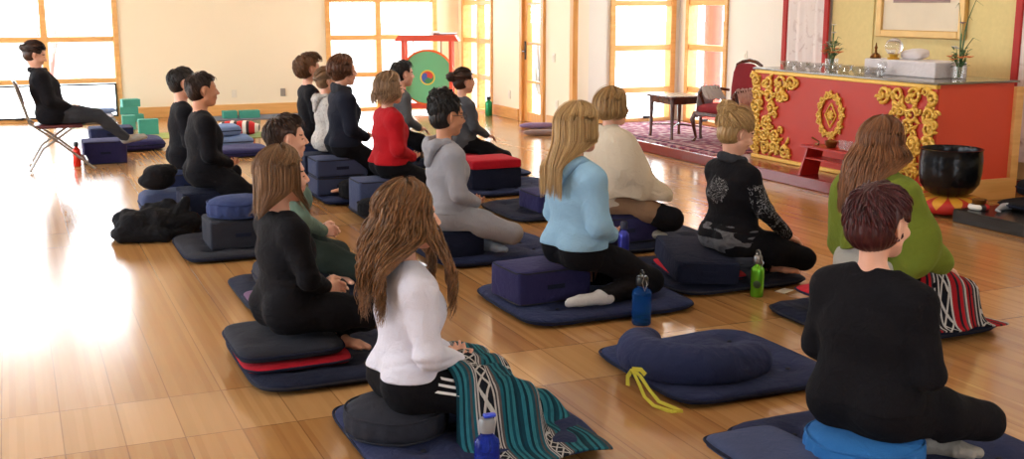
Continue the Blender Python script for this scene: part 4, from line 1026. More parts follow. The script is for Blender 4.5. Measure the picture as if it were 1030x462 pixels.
x, y, s, _, _ = put('woman with light brown ponytail in a pale patterned hooded cardigan, half hidden', 329, 67, 9.9, .26, hair=('up', dict(bun=(-.105, 0, .02), br=.034, n=150, nb=40, rad=.006)), haircol=Hm['lbrown'],
    top=mc2, pants=F['blackp'], h=.011, seed=51, legs='kneel', arms='lap', hem=.02, top_name='cardigan', top_e=.024, extras=hood(mc2))
mat_cushion('mat under the woman in the patterned cardigan', x+.15, y, .8, .76, .05, mat='navy2', seed=52)
block('dark block under the woman in the patterned cardigan', x-.05, y, .4, .3, .2, .05, 'navy2', seed=53)
x, y, s, _, _ = put('woman with short curly brown hair in a black top, farthest in the middle row', 311, 55, 10.7, .26, hair=('short', dict(length=.12, n=360, lift=.02, curl=.012, rad=.008, cap=.018, elmin=-.8)), haircol=Hm['brown'],
    top=F['black'], pants=F['blackp'], h=.011, seed=54, legs='kneel', arms='lap', hem=.04)
mat_cushion('slate mat under the farthest woman of the middle row', x+.2, y-.05, .86, .76, .05, mat='slate', seed=55)
block('navy block under the farthest woman of the middle row', x-.02, y, .4, .34, .20, .05, 'navy', seed=56)

# --- row nearest the altar
def poncho(ps, body):
    S = ps.S; L_ = ps.L
    P = ps.torso(.030, .09)[:6]
    for d in (-1, 1):
        P += [cone(ps.sh[d], L_((.0, d*.215, S+.30)), .068, .085, .10), cone(L_((.0, d*.20, S+.36)), (.10, d*.20, S+.14), .10, .085, .12), cone(L_((.02, d*.12, S+.46)), (.30, d*.20, S+.13), .075, .05, .14), cone(L_((.0, d*.1, S+.30)), (-.03, d*.16, S+.14), .11, .11, .10)]
    P += [cone((.30, -.2, S+.12), (.30, .2, S+.12), .05, None, .14), cone(L_((-.02, 0, S+.55)), L_((-.015, 0, S+.585)), .075, .062, .05), cone((.12, 0, S+.30), (.28, 0, S+.16), .12, .08, .12)]
    def clip(p):
        x, y, z = p.T; n = np.minimum(z-(S+.585), .056-np.sqrt((x+.015)**2+y**2))
        hem = S+.145-.16*np.clip(x+.05, 0, .4)+.008*np.sin(np.arctan2(y, x)*7)
        return np.maximum(hem-z, n)
    def disp(p):
        x, y, z = p.T; a = np.arctan2(y, x-.02); t = np.clip((S+.5-z)/.35, 0, 1)
        return .008*t*np.sin(a*7+2*np.sin(z*7)+1.3)+.003*wr(p, 5, (7, 7, 16))
    sdf_obj('shawl', P, .008, F['cream'], body, disp, clip)
    sdf_obj('leg_warmer', [p for p in ps.leg(-1, .020)[2:3]]+[cone(ps.knee[-1]-(ps.knee[-1]-ps.hip[-1])*.22, ps.knee[-1], .088, .078, .03), cone(ps.knee[-1], ps.knee[-1]+(ps.ank[-1]-ps.knee[-1])*.8, .078, .06, .03)], .008, F['black'], body, cloth_disp(6, .004), zmin=ps.mz+.001)
x, y, s, _, _ = put('woman with short straight blond bob wrapped in a cream shawl', 617, 88, 6.40, .235, hair=('long', dict(length=.225, n=620, flare=.035, rad=.0038, front=.95, jit=.05, curlend=.035)), haircol=Hm['dblond'],
    top=F['cream'], pants=F['tan'], h=.0075, seed=57, legs='cross', arms=('thigh', 'thigh'), hem=.04, socks=F['gsock'], kneez=.2, extras=poncho, rz=-.05)
# black leg warmer over the near knee
CREAM = (x, y, s)
mat_cushion('navy floor mat under the woman in the cream shawl', 3.76, 6.52, .86, .80, .055, mat='navy2', seed=58)
block('indigo block under the woman in the cream shawl', x+.02, y-.02, .46, .36, .17, .056, 'purple', seed=59)
mp16 = F['black'].copy(); mp16.name = 'black_printed_top'; nt = mp16.node_tree; b = nt.nodes['Principled BSDF']
tc = N(nt, 'ShaderNodeTexCoord'); no = N(nt, 'ShaderNodeTexNoise', i_Scale=26.0, i_Detail=4.0, i_Distortion=2.5); L(nt, tc.outputs['Object'], no.inputs['Vector'])
se = N(nt, 'ShaderNodeSeparateXYZ'); L(nt, tc.outputs['Object'], se.inputs[0])
nm = N(nt, 'ShaderNodeTexNoise', i_Scale=13.0, i_Detail=2.0); L(nt, tc.outputs['Object'], nm.inputs['Vector'])
line = mathn(nt, 'LESS_THAN', mathn(nt, 'ABSOLUTE', mathn(nt, 'SUBTRACT', no.outputs[0], .5)), .013)
def near(cy, cz, ry, rz_, xs):  # ellipse mask on the garment, on the side where x*xs > 0
    a = mathn(nt, 'POWER', mathn(nt, 'DIVIDE', mathn(nt, 'ABSOLUTE', mathn(nt, 'SUBTRACT', se.outputs[1], cy)), ry), 2.0)
    c_ = mathn(nt, 'POWER', mathn(nt, 'DIVIDE', mathn(nt, 'ABSOLUTE', mathn(nt, 'SUBTRACT', se.outputs[2], cz)), rz_), 2.0)
    a = mathn(nt, 'ADD', a, mathn(nt, 'MULTIPLY', mathn(nt, 'SUBTRACT', nm.outputs[0], .5), 4.5))
    return mathn(nt, 'MULTIPLY', mathn(nt, 'LESS_THAN', mathn(nt, 'ADD', a, c_), 1.0), mathn(nt, 'GREATER_THAN', mathn(nt, 'MULTIPLY', se.outputs[0], xs), .0))
mk = mathn(nt, 'MAXIMUM', near(-.01, .60, .095, .085, -1), mathn(nt, 'MULTIPLY', mathn(nt, 'MULTIPLY', mathn(nt, 'LESS_THAN', se.outputs[1], -.225), mathn(nt, 'GREATER_THAN', nm.outputs[0], .47)), mathn(nt, 'LESS_THAN', se.outputs[2], .66)))
oldc = b.inputs['Base Color'].links[0].from_socket
L(nt, mixc(nt, mathn(nt, 'MULTIPLY', mathn(nt, 'MULTIPLY', line, mk), .75), oldc, lin((205, 205, 210))), b.inputs['Base Color'])
camo = cloth_print('grey_camouflage_cloth', (92, 92, 98), (36, 36, 42), 16, .48)
def camohem(ps, body):
    sdf_obj('undershirt', ps.torso(.0165)[:3]+ps.torso(.0165)[6:8], .008, camo, body, cloth_disp(4, .003), clip=lambda p: np.maximum(np.maximum(ps.S+.03-p[:, 2], p[:, 2]-ps.S-.2), .0*p[:, 0]-1))
x, y, s, _, _ = put('woman with loose blond updo in a black top with white print on its back', 742, 110, 5.25, .18, hair=('up', dict(bun=(-.100, 0, .100), br=.056, n=330, nb=150, mess=.010, rad=.0042)), haircol=Hm['blond'],
    top=mp16, pants=F['blackp'], h=.007, seed=60, legs='cross', arms='knee', hem=.10, turn=-.15, nod=.35, build=1.15, top_name='printed_top', extras=both(collar(F['cgrey'], .035, .066), camohem), kneez=.16)
PRINT = (x, y, s)
mat_cushion('navy floor mat with red pad and tilted block, under the printed top woman', 3.62, 5.47, .84, .86, .05, mat='navy2', seed=61)
mat_cushion('red flat pad under the tilted navy block', 3.52, 5.42, .42, .56, .03, mat='red', z=.05, seed=62, name='thin_cushion', tuft=False, rz=-.25)
block('big navy block lying tilted on the red pad, beside the green bottle', x-.17, y+.09, .34, .60, .12, .08, 'navy2', seed=63, rot=(.05, .05, -.32))
# woman with auburn hair: green knit cape, grey layers, striped blanket on her lap
def cape(ps, body):
    S = ps.S; L_ = ps.L
    P = ps.torso(.034, .08)[:6]
    for d in (-1, 1): P += [cone(p[1], p[2], p[3], p[4], .09) for p in ps.arm(d, .045, .9)]
    P += [cone(L_((0, 0, S+.50)), L_((-.01, 0, S+.26)), .115, .145, .06, (1, 1.35, 1)), cone(L_((-.02, -.17, S+.44)), (.03, -.27, S+.20), .09, .095, .09), cone(L_((-.02, .17, S+.44)), (.03, .27, S+.20), .09, .095, .09)]
    def clip(p):
        x, y, z = p.T; hem = S+.215-.13*np.clip((np.abs(y)-.10)/.14, 0, 1)-.02*np.sin(y*20)
        return np.maximum(hem-z, np.minimum(z-(S+.585), .075-np.sqrt((x+.01)**2+y**2)))
    sdf_obj('knit_cape', P, .008, F['green'], body, lambda p: .010*np.clip((S+.5-p[:, 2])/.3, 0, 1)*np.sin(np.arctan2(p[:, 1], p[:, 0])*9+2*np.sin(p[:, 2]*8))+.004*wr(p, 3, (12, 12, 25)), clip)
x, y, s, _, psA = put('woman with very long auburn hair in a moss green knit cape', 890, 118, 4.20, .22, hair=('long', dict(length=.47, n=950, flare=.085, rad=.0042, front=1.05, jit=.2, wave=.004)), haircol=Hm['auburn'],
    top=F['lgrey'], pants=F['blackp'], h=.0075, seed=64, legs='cross', arms='knee', hem=.0, top_e=.024, extras=cape, top_name='cardigan')
AUB = (x, y, s)
mat_cushion('navy floor mat under the auburn haired woman, nearest the altar front', 3.86, 4.30, .86, .80, .055, mat='navy2', seed=65)
block('black block under the auburn haired woman', x-.02, y, .40, .34, .12, .056, 'black', seed=66)
mat_cushion('red pad peeking out behind the auburn haired woman', x-.08, y+.0, .50, .40, .035, mat='red', z=.18, seed=67, name='thin_cushion', tuft=False)
x, y, s, _, _ = put('woman with brown bun and dark grey long-sleeved top near the standing green bottle', 467, 68, 9.75, .21, hair=('up', dict(bun=(-.135, 0, .045), br=.047, n=180, nb=70, rad=.006)), haircol=Hm['dark'],
    top=F['dgrey'], pants=F['blackp'], h=.010, seed=68, legs='cross', arms='thigh', hem=.03, kneez=.17)
mat_cushion('navy mat under the woman with the brown bun', x+.15, y, .8, .76, .05, mat='navy', seed=69)
block('black block under the woman with the brown bun', x-.02, y, .38, .32, .13, .05, 'black', seed=70)
mat_cushion('red pad under the woman with the brown bun', x-.1, y, .42, .36, .028, mat='red', z=.181, seed=71, name='thin_cushion', tuft=False)
x, y, s, _, _ = put('man with black hair in a grey sweater, farthest in the row by the altar', 405, 60, 10.6, .20, hair=('short', dict(length=.05, n=260, lift=.012)), haircol=Hm['black'],
    top=F['mgrey'], pants=F['blackp'], h=.010, seed=72, male=True, legs='cross', arms='thigh', lean=.12, hem=.03)
mat_cushion('navy mat under the man in the grey sweater', x+.15, y, .8, .76, .05, mat='navy2', seed=73)
block('navy block under the man in the grey sweater', x, y, .38, .32, .14, .05, 'navy', seed=74)
# --- wine haired woman's seat
x, y, s = WINE
mat_cushion('navy floor mat under the wine haired woman, nearest the camera at right', x+.22, y+.10, .92, .84, .055, mat='navy', seed=75)
mat_cushion('folded slate blanket pad behind the wine haired woman', x-.28, y+.10, .30, .46, .06, mat='slate', z=.064, seed=76, name='folded_pad', tuft=False)
zafu('bright blue round cushion under the wine haired woman', x-.02, y-.02, .19, .135, .056, 'sky', seed=77)

# --- empty seats
mat_cushion('navy floor mat of the empty seat with the crescent cushion and yellow strap', 2.68, 3.97, .80, .80, .055, mat='navy', seed=78)
# crescent shaped cushion
P = []; n = 11
for i in range(n-1):
    def cp(k):
        a = math.radians(118+205*k/(n-1)); w_ = .066+.030*math.sin(PI*k/(n-1)); return np.array([.02+.25*math.cos(a), .04+.24*math.sin(a), .045]), w_
    (p0, w0), (p1, w1) = cp(i), cp(i+1); P.append(cone(p0, p1, w0, w1, .05, (1, 1, .85)))
o = sdf_obj('crescent_cushion', P, .007, C['navy'], disp=lambda p: .004*wr(p, 6, (14, 14, 14))+.0012*np.sin(np.arctan2(p[:, 1], p[:, 0]+.02)*26), zmin=.002, loc=(2.56, 3.93, .056))
tag(o, 'crescent shaped navy cushion on the empty mat', 'cushion')
ym_ = fabric('yellow_webbing', (196, 188, 70), var=.1)
def strap(pts, w, t=.002):
    pts = [Vector(p) for p in pts]; V = []; Fc = []; m = len(pts)
    for i, p in enumerate(pts):
        T = (pts[min(i+1, m-1)]-pts[max(i-1, 0)]).normalized(); u = T.cross(Vector((.3, -.9, .3))).normalized(); v = T.cross(u).normalized()
        for (a, b_) in ((-1, -1), (1, -1), (1, 1), (-1, 1)): V.append(p+u*w*.5*a+v*t*.5*b_)
    for i in range(m-1):
        for k in range(4): l = (k+1) % 4; Fc.append((i*4+k, i*4+l, i*4+4+l, i*4+4+k))
    Fc += [(3, 2, 1, 0), tuple((m-1)*4+k for k in range(4))]; return V, Fc
def loop(c0, pts): return [Vector(c0)+Vector(p) for p in pts]
mb = MB(); sx, sy = G(638, 378, .1)
mb.add(*strap([(sx+.0, sy+.02, .12), (sx-.0, sy-.03, .085), (sx+.005, sy-.075, .035), (sx+.02, sy-.12, .012), (sx+.06, sy-.19, .004), (sx+.10, sy-.205, .004), (sx+.09, sy-.17, .006), (sx+.05, sy-.11, .02), (sx+.035, sy-.06, .055), (sx+.02, sy-.01, .10), (sx+.0, sy+.02, .122)], .018))
mb.add(*strap([(sx+.0, sy+.02, .115), (sx-.03, sy+.0, .10), (sx-.04, sy-.02, .07)], .02)); mb.add(*strap([(sx, sy+.02, .12), (sx+.03, sy+.0, .12), (sx+.045, sy-.01, .10)], .02))
tag(mb.build('yellow_strap', ym_), 'yellow webbing strap looped over the edge of the empty mat', 'strap')
mat_cushion('navy mat with a bare indigo block, between the cream shawl and red topped seats', 3.60, 7.72, .74, .80, .05, mat='navy2', seed=79)
block('bare indigo block on its own mat behind the blond woman in blue', 3.62, 7.58, .38, .36, .135, .05, 'purple', seed=80)
mat_cushion('navy mat under the red topped block', 3.78, 8.80, .84, .72, .05, mat='navy', seed=81)
block('dark navy block carrying the bright red square cushion', 3.60, 8.78, .44, .40, .165, .05, 'navy2', seed=82)
block('bright red square cushion on top of the dark navy block', 3.60, 8.78, .44, .40, .07, .216, 'red', seed=83)

# ================================================================== THINGS ON THE FLOOR AT THE FAR LEFT
def metal(name, c, rough=.3, met=.9): return plain(name, c, rough, met, var=.03)
M['steel'] = metal('grey_steel', (150, 146, 142)); M['seatpad'] = plain('burgundy_vinyl', (86, 34, 38), .4); M['orange'] = plain('orange_red_bottle', (206, 52, 36), .25)
ch = empty('folding_chair', (.36, 11.62, 0)); tag(ch, 'burgundy folding chair with grey tube legs at the far left', 'chair')
MB().box(-.20, .22, -.20, .20, .405, .435, .012).build('seat', M['seatpad'], ch, smooth=True)
V, Q = puff(.02, .2, .115, .7, .4, 32, 12, .001, 3); bk = link('backrest', npmesh('backrest', V, Q), M['seatpad'], ch, (-.31, 0, .73)); bk.rotation_euler = (0, -.28, 0)
for d in (-1, 1):
    MB().tube([(-.345, d*.205, .84), (-.24, d*.205, .46), (.02, d*.205, .26), (.30, d*.205, .012)], .012, 8).build('front_leg', M['steel'], ch, smooth=True)
    MB().tube([(.12, d*.185, .40), (-.14, d*.185, .22), (-.27, d*.185, .012)], .012, 8).build('rear_leg', M['steel'], ch, smooth=True)
MB().tube([(.24, -.205, .09), (.24, .205, .09)], .009, 8).tube([(-.24, -.185, .06), (-.24, .185, .06)], .009, 8).tube([(-.345, -.205, .84), (-.355, -.1, .865), (-.355, .1, .865), (-.345, .205, .84)], .012, 8).build('cross_bar', M['steel'], ch, smooth=True)
def headband(ps, body):
    P = [ell(ps.Hi((-.010, 0, .030)), np.array((.108, .087, .098))*ps.hs, .01, ps.R)]
    sdf_obj('headband', P, .008, F['black'], body, None, lambda p: np.maximum(np.abs(ps.H(p)[:, 2]-.055-.5*(ps.H(p)[:, 0]+.01))-.022, -1))
    b = ps.L((.105, -.075, ps.S+.42)); mb = MB().box(-.004, .004, -.035, .035, -.045, .045, .003, M=Matrix.Translation(b) @ Matrix.Rotation(-.5, 4, 'Z') @ Matrix.Rotation(.35, 4, 'Y')); mb.build('name_badge', M['plate'], body)
(xx, yy), s = ATY(31, 42, 11.62, .435)
person('woman with dark headband and hair bun in a black coat, sitting on the folding chair', (.33, 11.62), S=.437, s=.88, build=1.15, hair=('up', dict(bun=(-.115, 0, .03), br=.038, n=150, nb=60, rad=.006)), haircol=Hm['dark'], top=F['black'], pants=F['cgrey'],
    h=.010, seed=90, legs='chair', arms='lap', lean=-.22, nod=.42, hem=-.02, socks=F['gsock'], top_name='coat', top_e=.034, extras=both(headband, collar(F['black'], .03, .07)))
block('navy block used as a footrest in front of the folding chair', .79, 12.0, .40, .40, .22, 0.0, 'purple', seed=91)
mat_cushion('folded indigo mat behind the footrest block', 1.08, 12.95, .78, .60, .13, mat='purple', seed=92, name='folded_mat', tuft=False)
block('navy block resting on the folded indigo mat', .93, 12.9, .44, .34, .13, .125, 'navy', seed=93)
def bottle(label, x, y, h, r, col, cap, kind='metal', z=0, neck=.35, loopcap=False, logo=None, glow=0):
    t = empty('water_bottle', (x, y, z)); tag(t, label, 'bottle')
    if kind == 'metal': mm = plain('painted_bottle_'+label.split()[0], col, .22, .55, var=.03)
    else:
        mm, nt, b = new_mat('clear_plastic'); b.inputs['Base Color'].default_value = (*lin(col), 1); b.inputs['Roughness'].default_value = .06; b.inputs['Transmission Weight'].default_value = .75; b.inputs['IOR'].default_value = 1.2
    hb = h*.80
    MB().lathe([(0, 0), (r*.9, 0), (r, .008), (r, hb*.82), (r*.93, hb*.90), (r*.55, hb*.985), (r*neck*1.35, hb), (r*neck*1.35, hb+.012), (0, hb+.012)], 24).build('body', mm, t, smooth=True)
    MB().lathe([(0, hb+.01), (r*.62, hb+.01), (r*.64, hb+.02), (r*.64, hb+.045), (r*.5, hb+.055), (0, hb+.056)], 20).build('cap', cap, t, smooth=True)
    if loopcap:
        MB().tube([(0, .018*math.cos(a), hb+.066+.016*math.sin(a)) for a in np.linspace(0, 2*PI, 14)[:-1]], .0045, 6, True).build('cap_loop', cap, t, smooth=True)
        MB().tube([(-.0, -.02, hb+.06), (-.02, -.035, hb+.03), (-.01, -.045, hb-.01), (.005, -.04, hb+.02), (0, -.02, hb+.055)], .0025, 5).build('carabiner', M['steel'], t, smooth=True)
    if logo: MB().lathe([(0, .0015), (r*.55, .0012), (r*.6, 0)], 20, M=Matrix.Translation((-r*.62, -r*.80, hb*.42)) @ Matrix.Rotation(math.radians(218), 4, 'Z') @ Matrix.Rotation(PI/2, 4, 'Y')).build('emblem', logo, t, smooth=True)
    return t
blackcap = plain('black_cap', (22, 22, 24), .35)
bottle('orange red water bottle with black cap under the folding chair', .52, 11.75, .23, .038, (214, 50, 34), blackcap)
def brick(label, x, y, z=0, rz=0, up=False, w=.23, d=.15, h=.10):
    o = MB().box(-w/2, w/2, -d/2, d/2, 0, h, .006).build('yoga_block', M['teal'], loc=(x, y, z), rz=rz)
    if up == 'face': o.rotation_euler = (PI/2, 0, rz); o.location.z = z
    tag(o, label, 'foam block', 'teal foam yoga blocks'); return o
brick('teal foam block standing on end left of the other', 1.30, 15.0, 0, 0, w=.16, d=.1, h=.18)
brick('teal foam block standing on its side on the green mat', 1.46, 14.3, 0, 0, w=.23, d=.1, h=.19)
brick('teal foam block at the bottom of the stack by the window', 1.46, 16.0, 0, .1)
brick('teal foam block in the middle of the stack by the window', 1.40, 15.98, .102, -.06)
brick('topmost teal foam block of the stack by the window', 1.42, 15.98, .204, .14)
brick('small teal foam block of the pair by the far wall, left one', 2.69, 15.85, .012, 0, w=.19)
brick('long teal foam block of the pair by the far wall, right one', 2.95, 15.82, .012, 0, w=.27)
tag(MB().box(-.85, .95, -.3, .3, 0, .012, .005).build('yoga_mat', fabric('slate_grey_mat', (104, 112, 128)), loc=(3.2, 15.9, 0)), 'slate grey mat lying along the far wall under two foam blocks', 'mat')
tag(MB().box(-.3, .5, -.3, .3, 0, .008, .003).build('yoga_mat', fabric('lime_mat', (150, 160, 92)), loc=(1.5, 14.1, 0)), 'pale green mat under the teal block at the far left', 'mat')
tag(MB().box(-.3, .35, -.3, .25, 0, .008, .003).build('yoga_mat', fabric('olive_mat', (128, 140, 84)), loc=(2.45, 13.75, 0)), 'olive green mat under the red and white roll behind the men', 'mat')
for (lab, x, y, z, w, d, h, c) in (('folded pale patterned blanket at the foot of the left window', 1.02, 16.0, 0, .42, .34, .07, 'lgrey'), ('folded white blanket on the patterned one by the left window', 1.0, 16.0, .072, .40, .32, .06, 'white'), ('crumpled pale blue cloth on top of the blanket stack', 1.08, 16.0, .134, .32, .26, .06, 'lb'), ('folded teal cloth beside the blanket stack', .76, 15.95, 0, .2, .25, .11, 'tl')):
    V, Q = puff(w/2, d/2, h/2, .5, .4, 40, 14, .012 if 'crumpled' in lab else .004, 7, None, 22)
    tag(link('folded_blanket', npmesh('folded_blanket', V, Q), {'lb': C['lblue'], 'tl': fabric('teal_cloth', (70, 150, 140))}.get(c) or F[c], loc=(x, y, z+h/2)), lab, 'blanket')
# behind the men: roll, folded jeans-blue cushions, indigo mat
st = plain('red_white_stripes', (200, 200, 200), .9); nt = st.node_tree; b = nt.nodes['Principled BSDF']; tc = N(nt, 'ShaderNodeTexCoord'); se = N(nt, 'ShaderNodeSeparateXYZ'); L(nt, tc.outputs['Object'], se.inputs[0])
L(nt, ramp(nt, mathn(nt, 'FRACT', mathn(nt, 'MULTIPLY', se.outputs[0], 7.0)), [(0, lin((190, 36, 36))), (.45, lin((226, 222, 216))), (.75, lin((60, 50, 50)))], 'CONSTANT'), b.inputs['Base Color'])
V, Q = puff(.26, .10, .085, .7, .6, 40, 16, .008, 4, None, 16); tag(link('rolled_blanket', npmesh('rolled_blanket', V, Q), st, loc=(2.42, 13.75, .095), rz=-.3), 'red and white striped rolled blanket beyond the men in black', 'blanket')
mat_cushion('pale blue cushion leaning behind the man in black, upper one', 2.12, 12.9, .34, .34, .12, mat='lblue', z=.112, seed=95, name='small_pillow', tuft=False)
mat_cushion('pale blue cushion behind the man in black, lower one', 2.16, 12.9, .5, .5, .11, mat='lblue', seed=96, name='small_pillow', tuft=False)
mat_cushion('indigo mat on the floor to the right of the man in black', 2.10, 12.0, .62, .55, .09, mat='purple', seed=97, name='folded_mat', tuft=False)
# black coat heap and bottle by the man in black
P = [ell((0, 0, .045), (.28, .20, .055), .03), ell((.02, -.02, .11), (.17, .14, .09), .03), ell((-.12, -.08, .10), (.12, .10, .09), .02), ell((-.15, .02, .12), (.10, .09, .08), .02), cone((.02, -.12, .10), (.26, -.05, .10), .06, .05, .02), cone((-.02, .06, .17), (.12, .02, .20), .05, .04, .02), cone((.15, -.02, .14), (.22, .0, .24), .05, .025, .02), cone((-.22, -.14, .06), (.05, -.20, .05), .05, .045, .015)]
tag(sdf_obj('coat_heap', P, .007, C['black'], disp=lambda p: -.014*np.abs(wr(p, 9, (22, 22, 26)))+.006*wr(p, 4, (50, 50, 50)), zmin=.002, loc=(.80, 7.9, 0)), 'heap of black coat and bag on the floor beside the men', 'coat')
P = [ell((0, 0, .07), (.13, .10, .07), .03), ell((.03, -.02, .14), (.12, .09, .05), .03)]
tag(sdf_obj('cushion_bundle', P, .008, C['black'], disp=lambda p: -.008*np.abs(wr(p, 2, (26, 26, 30))), zmin=.002, loc=(.93, 8.75, .19)), 'bunched dark jacket on a pillow behind the man in black', 'jacket')
mat_cushion('blue and pink cushion under the bunched dark jacket', .98, 8.78, .36, .32, .18, mat='slate', seed=98, name='small_pillow', tuft=False)
cl = blackcap
bottle('clear plastic water bottle standing beside the black coat heap', 1.04, 8.08, .22, .036, (170, 180, 195), cl, 'clear')
# drinking bottles among the cushions
bluecap = plain('dark_blue_cap', (30, 34, 60), .35)
bottle('blue water bottle with black cap standing in front of the light blue fleece mat', *G(645, 326), .235, .048, (34, 108, 196), blackcap, 'clear', loopcap=True)
bottle('slim violet-blue metal bottle between the blond woman and the cream shawl', *G(627, 262), .235, .036, (58, 66, 168), bluecap)
bottle('lime green metal bottle with round emblem beside the tilted navy block', *G(761, 298), .215, .036, (110, 186, 44), M['steel'], loopcap=True, logo=plain('dark_emblem', (40, 60, 30), .5))
bottle('green bottle standing on the floor under the right wall window', 6.1, 14.85, .27, .05, (40, 150, 96), blackcap)
bottle('blue sports bottle with grey flip lid, cut by the bottom edge', *G(490, 492), .235, .042, (44, 72, 196), plain('grey_lid', (128, 130, 136), .35), 'clear')
bx_, by_ = G(490, 492); tag(MB().box(-.012, .03, -.010, .010, 0, .014, .005).build('bottle_spout', plain('blue_spout', (40, 66, 200), .35), loc=(bx_, by_, .244)), 'blue drinking spout folded on the grey flip lid', 'spout')
# card, sandals / rolled things by the door
tag(MB().box(-.05, .05, -.03, .03, .0, .004, .001).build('paper_card', M['plate'], loc=(*G(789, 293), 0), rz=.4), 'small pale card on the floor by the printed top woman', 'card')
for lab, (px, py), c in (('lilac rolled cloth lying on the floor near the garden door', (541, 129), (150, 130, 176)), ('grey rose rolled cloth next to the lilac one near the garden door', (546, 136), (150, 128, 124))):
    V, Q = puff(.24, .06, .035, .7, .6, 32, 12, .006, 3, None, 18); x, y = G(px, py); tag(link('rolled_cloth', npmesh('rolled_cloth', V, Q), fabric('cloth_roll', c), loc=(x, y, .036), rz=-.2), lab, 'cloth')

# ================================================================== GONG
gx, gy = 5.53, 15.75
M['gred'] = plain('vermilion_paint', (222, 84, 58), .4); M['ggreen'] = plain('mint_green_gong_paint', (106, 190, 142), .45, var=.04)
gs = empty('gong_stand', (gx, gy, 0), -.45); tag(gs, 'vermilion wooden gong stand with a small roof bar', 'stand')
for (x, y) in ((-.34, -.14), (.34, -.14), (-.34, .14), (.34, .14)):
    MB().box(x-.025, x+.025, y-.025, y+.025, 0, 1.02, .004).build('post', M['gred'], gs)
MB().prism([(-.46, 0), (.46, 0), (.40, .085), (-.40, .085)], -.20, .20, Matrix.Translation((0, 0, 1.02)) @ Matrix.Rotation(PI/2, 4, 'X')).build('roof_bar', M['gred'], gs)
MB().box(-.40, .40, -.025, .025, .05, .13, .004).box(-.40, -.30, -.22, .22, 0, .05, .004).box(.30, .40, -.22, .22, 0, .05, .004).build('foot_rail', M['gred'], gs)
gg = empty('gong', (gx-.02, gy-.03, .50), -.45); tag(gg, 'large round mint green gong with a swirled red and blue centre', 'gong')
RX = Matrix.Rotation(PI/2, 4, 'X')
MB().lathe([(0, .03), (.37, .03), (.395, .0), (.37, -.03), (0, -.03)], 56, M=RX).build('disc', M['ggreen'], gg, smooth=True)
MB().lathe([(.372, .034), (.40, .02), (.40, -.03), (.372, -.034)], 56, M=RX).build('orange_rim', plain('orange_rim', (232, 120, 60), .4), gg, smooth=True)
MB().lathe([(.088, .034), (.094, .037), (.104, .037), (.108, .03)], 40, M=RX).build('yellow_ring', plain('yellow_paint', (226, 200, 70), .5), gg, smooth=True)
# three-lobed swirl: red, blue, green
cols = [plain('swirl_red', (206, 66, 56), .5), plain('swirl_blue', (60, 92, 178), .5), plain('swirl_green', (60, 140, 90), .5)]
for k in range(3):
    poly = []
    a0 = 2*PI*k/3+.5; R_ = .09
    for i in range(13): a = a0+2*PI/3*i/12; poly.append((R_*math.cos(a), R_*math.sin(a)))
    a1 = a0+2*PI/3
    for i in range(1, 10): t = i/10; rr = R_*(1-t); a = a1-1.0*math.sin(PI*(1-t))*.9; poly.append((rr*math.cos(a), rr*math.sin(a)))
    poly.append((0, 0))
    for i in range(9, 0, -1): t = i/10; rr = R_*(1-t); a = a0-1.0*math.sin(PI*(1-t))*.9; poly.append((rr*math.cos(a), rr*math.sin(a)))
    MB().prism(poly, .030, .0335, RX).build('swirl_lobe', cols[k], gg)
for x in (-.2, .2): MB().tube([(x, 0, .30), (x, 0, .52)], .008, 6).build('hanging_cord', plain('cord', (120, 60, 40), .8), gg)
tag(MB().tube([(gx+.08, gy-.18, 1.122), (gx+.42, gy-.05, 1.122)], .018, 8).tube([(gx+.0, gy-.2, 1.135), (gx+.1, gy-.17, 1.135)], .03, 10).build('gong_mallet', M['steel'], smooth=True), 'grey mallet lying on the roof of the gong stand', 'mallet')

# ================================================================== ALCOVE: side table and armchair
tb = empty('side_table', (6.62, 10.74, .112)); tag(tb, 'small dark inlaid side table on the carpet beside the armchair', 'table')
MB().box(-.22, .22, -.26, .26, .435, .46, .006).box(-.195, .195, -.235, .235, .375, .435, .004).build('table_top', M['dwood'], tb)
ck, nt, b = new_mat('inlaid_top'); tc = N(nt, 'ShaderNodeTexCoord'); kk = N(nt, 'ShaderNodeTexChecker', i_Scale=22.0); kk.inputs[1].default_value = (*lin((206, 190, 150)), 1); kk.inputs[2].default_value = (*lin((90, 54, 34)), 1); L(nt, tc.outputs['Object'], kk.inputs[0]); L(nt, kk.outputs[0], b.inputs['Base Color']); b.inputs['Roughness'].default_value = .3
MB().box(-.19, .19, -.23, .23, .46, .463).build('inlay', ck, tb)
for (x, y) in ((-1, -1), (1, -1), (1, 1), (-1, 1)):
    MB().tube([(x*.178, y*.218, .43), (x*.178, y*.218, .30), (x*.18, y*.22, .05), (x*.185, y*.225, 0)], [.026, .022, .015, .019], 8).build('leg', M['dwood'], tb, smooth=True)
MB().tube([(-.175, -.215, .13), (0, -.02, .14), (.175, .215, .13)], .009, 6).tube([(-.175, .215, .13), (0, .02, .14), (.175, -.215, .13)], .009, 6).build('stretcher', M['dwood'], tb, smooth=True)

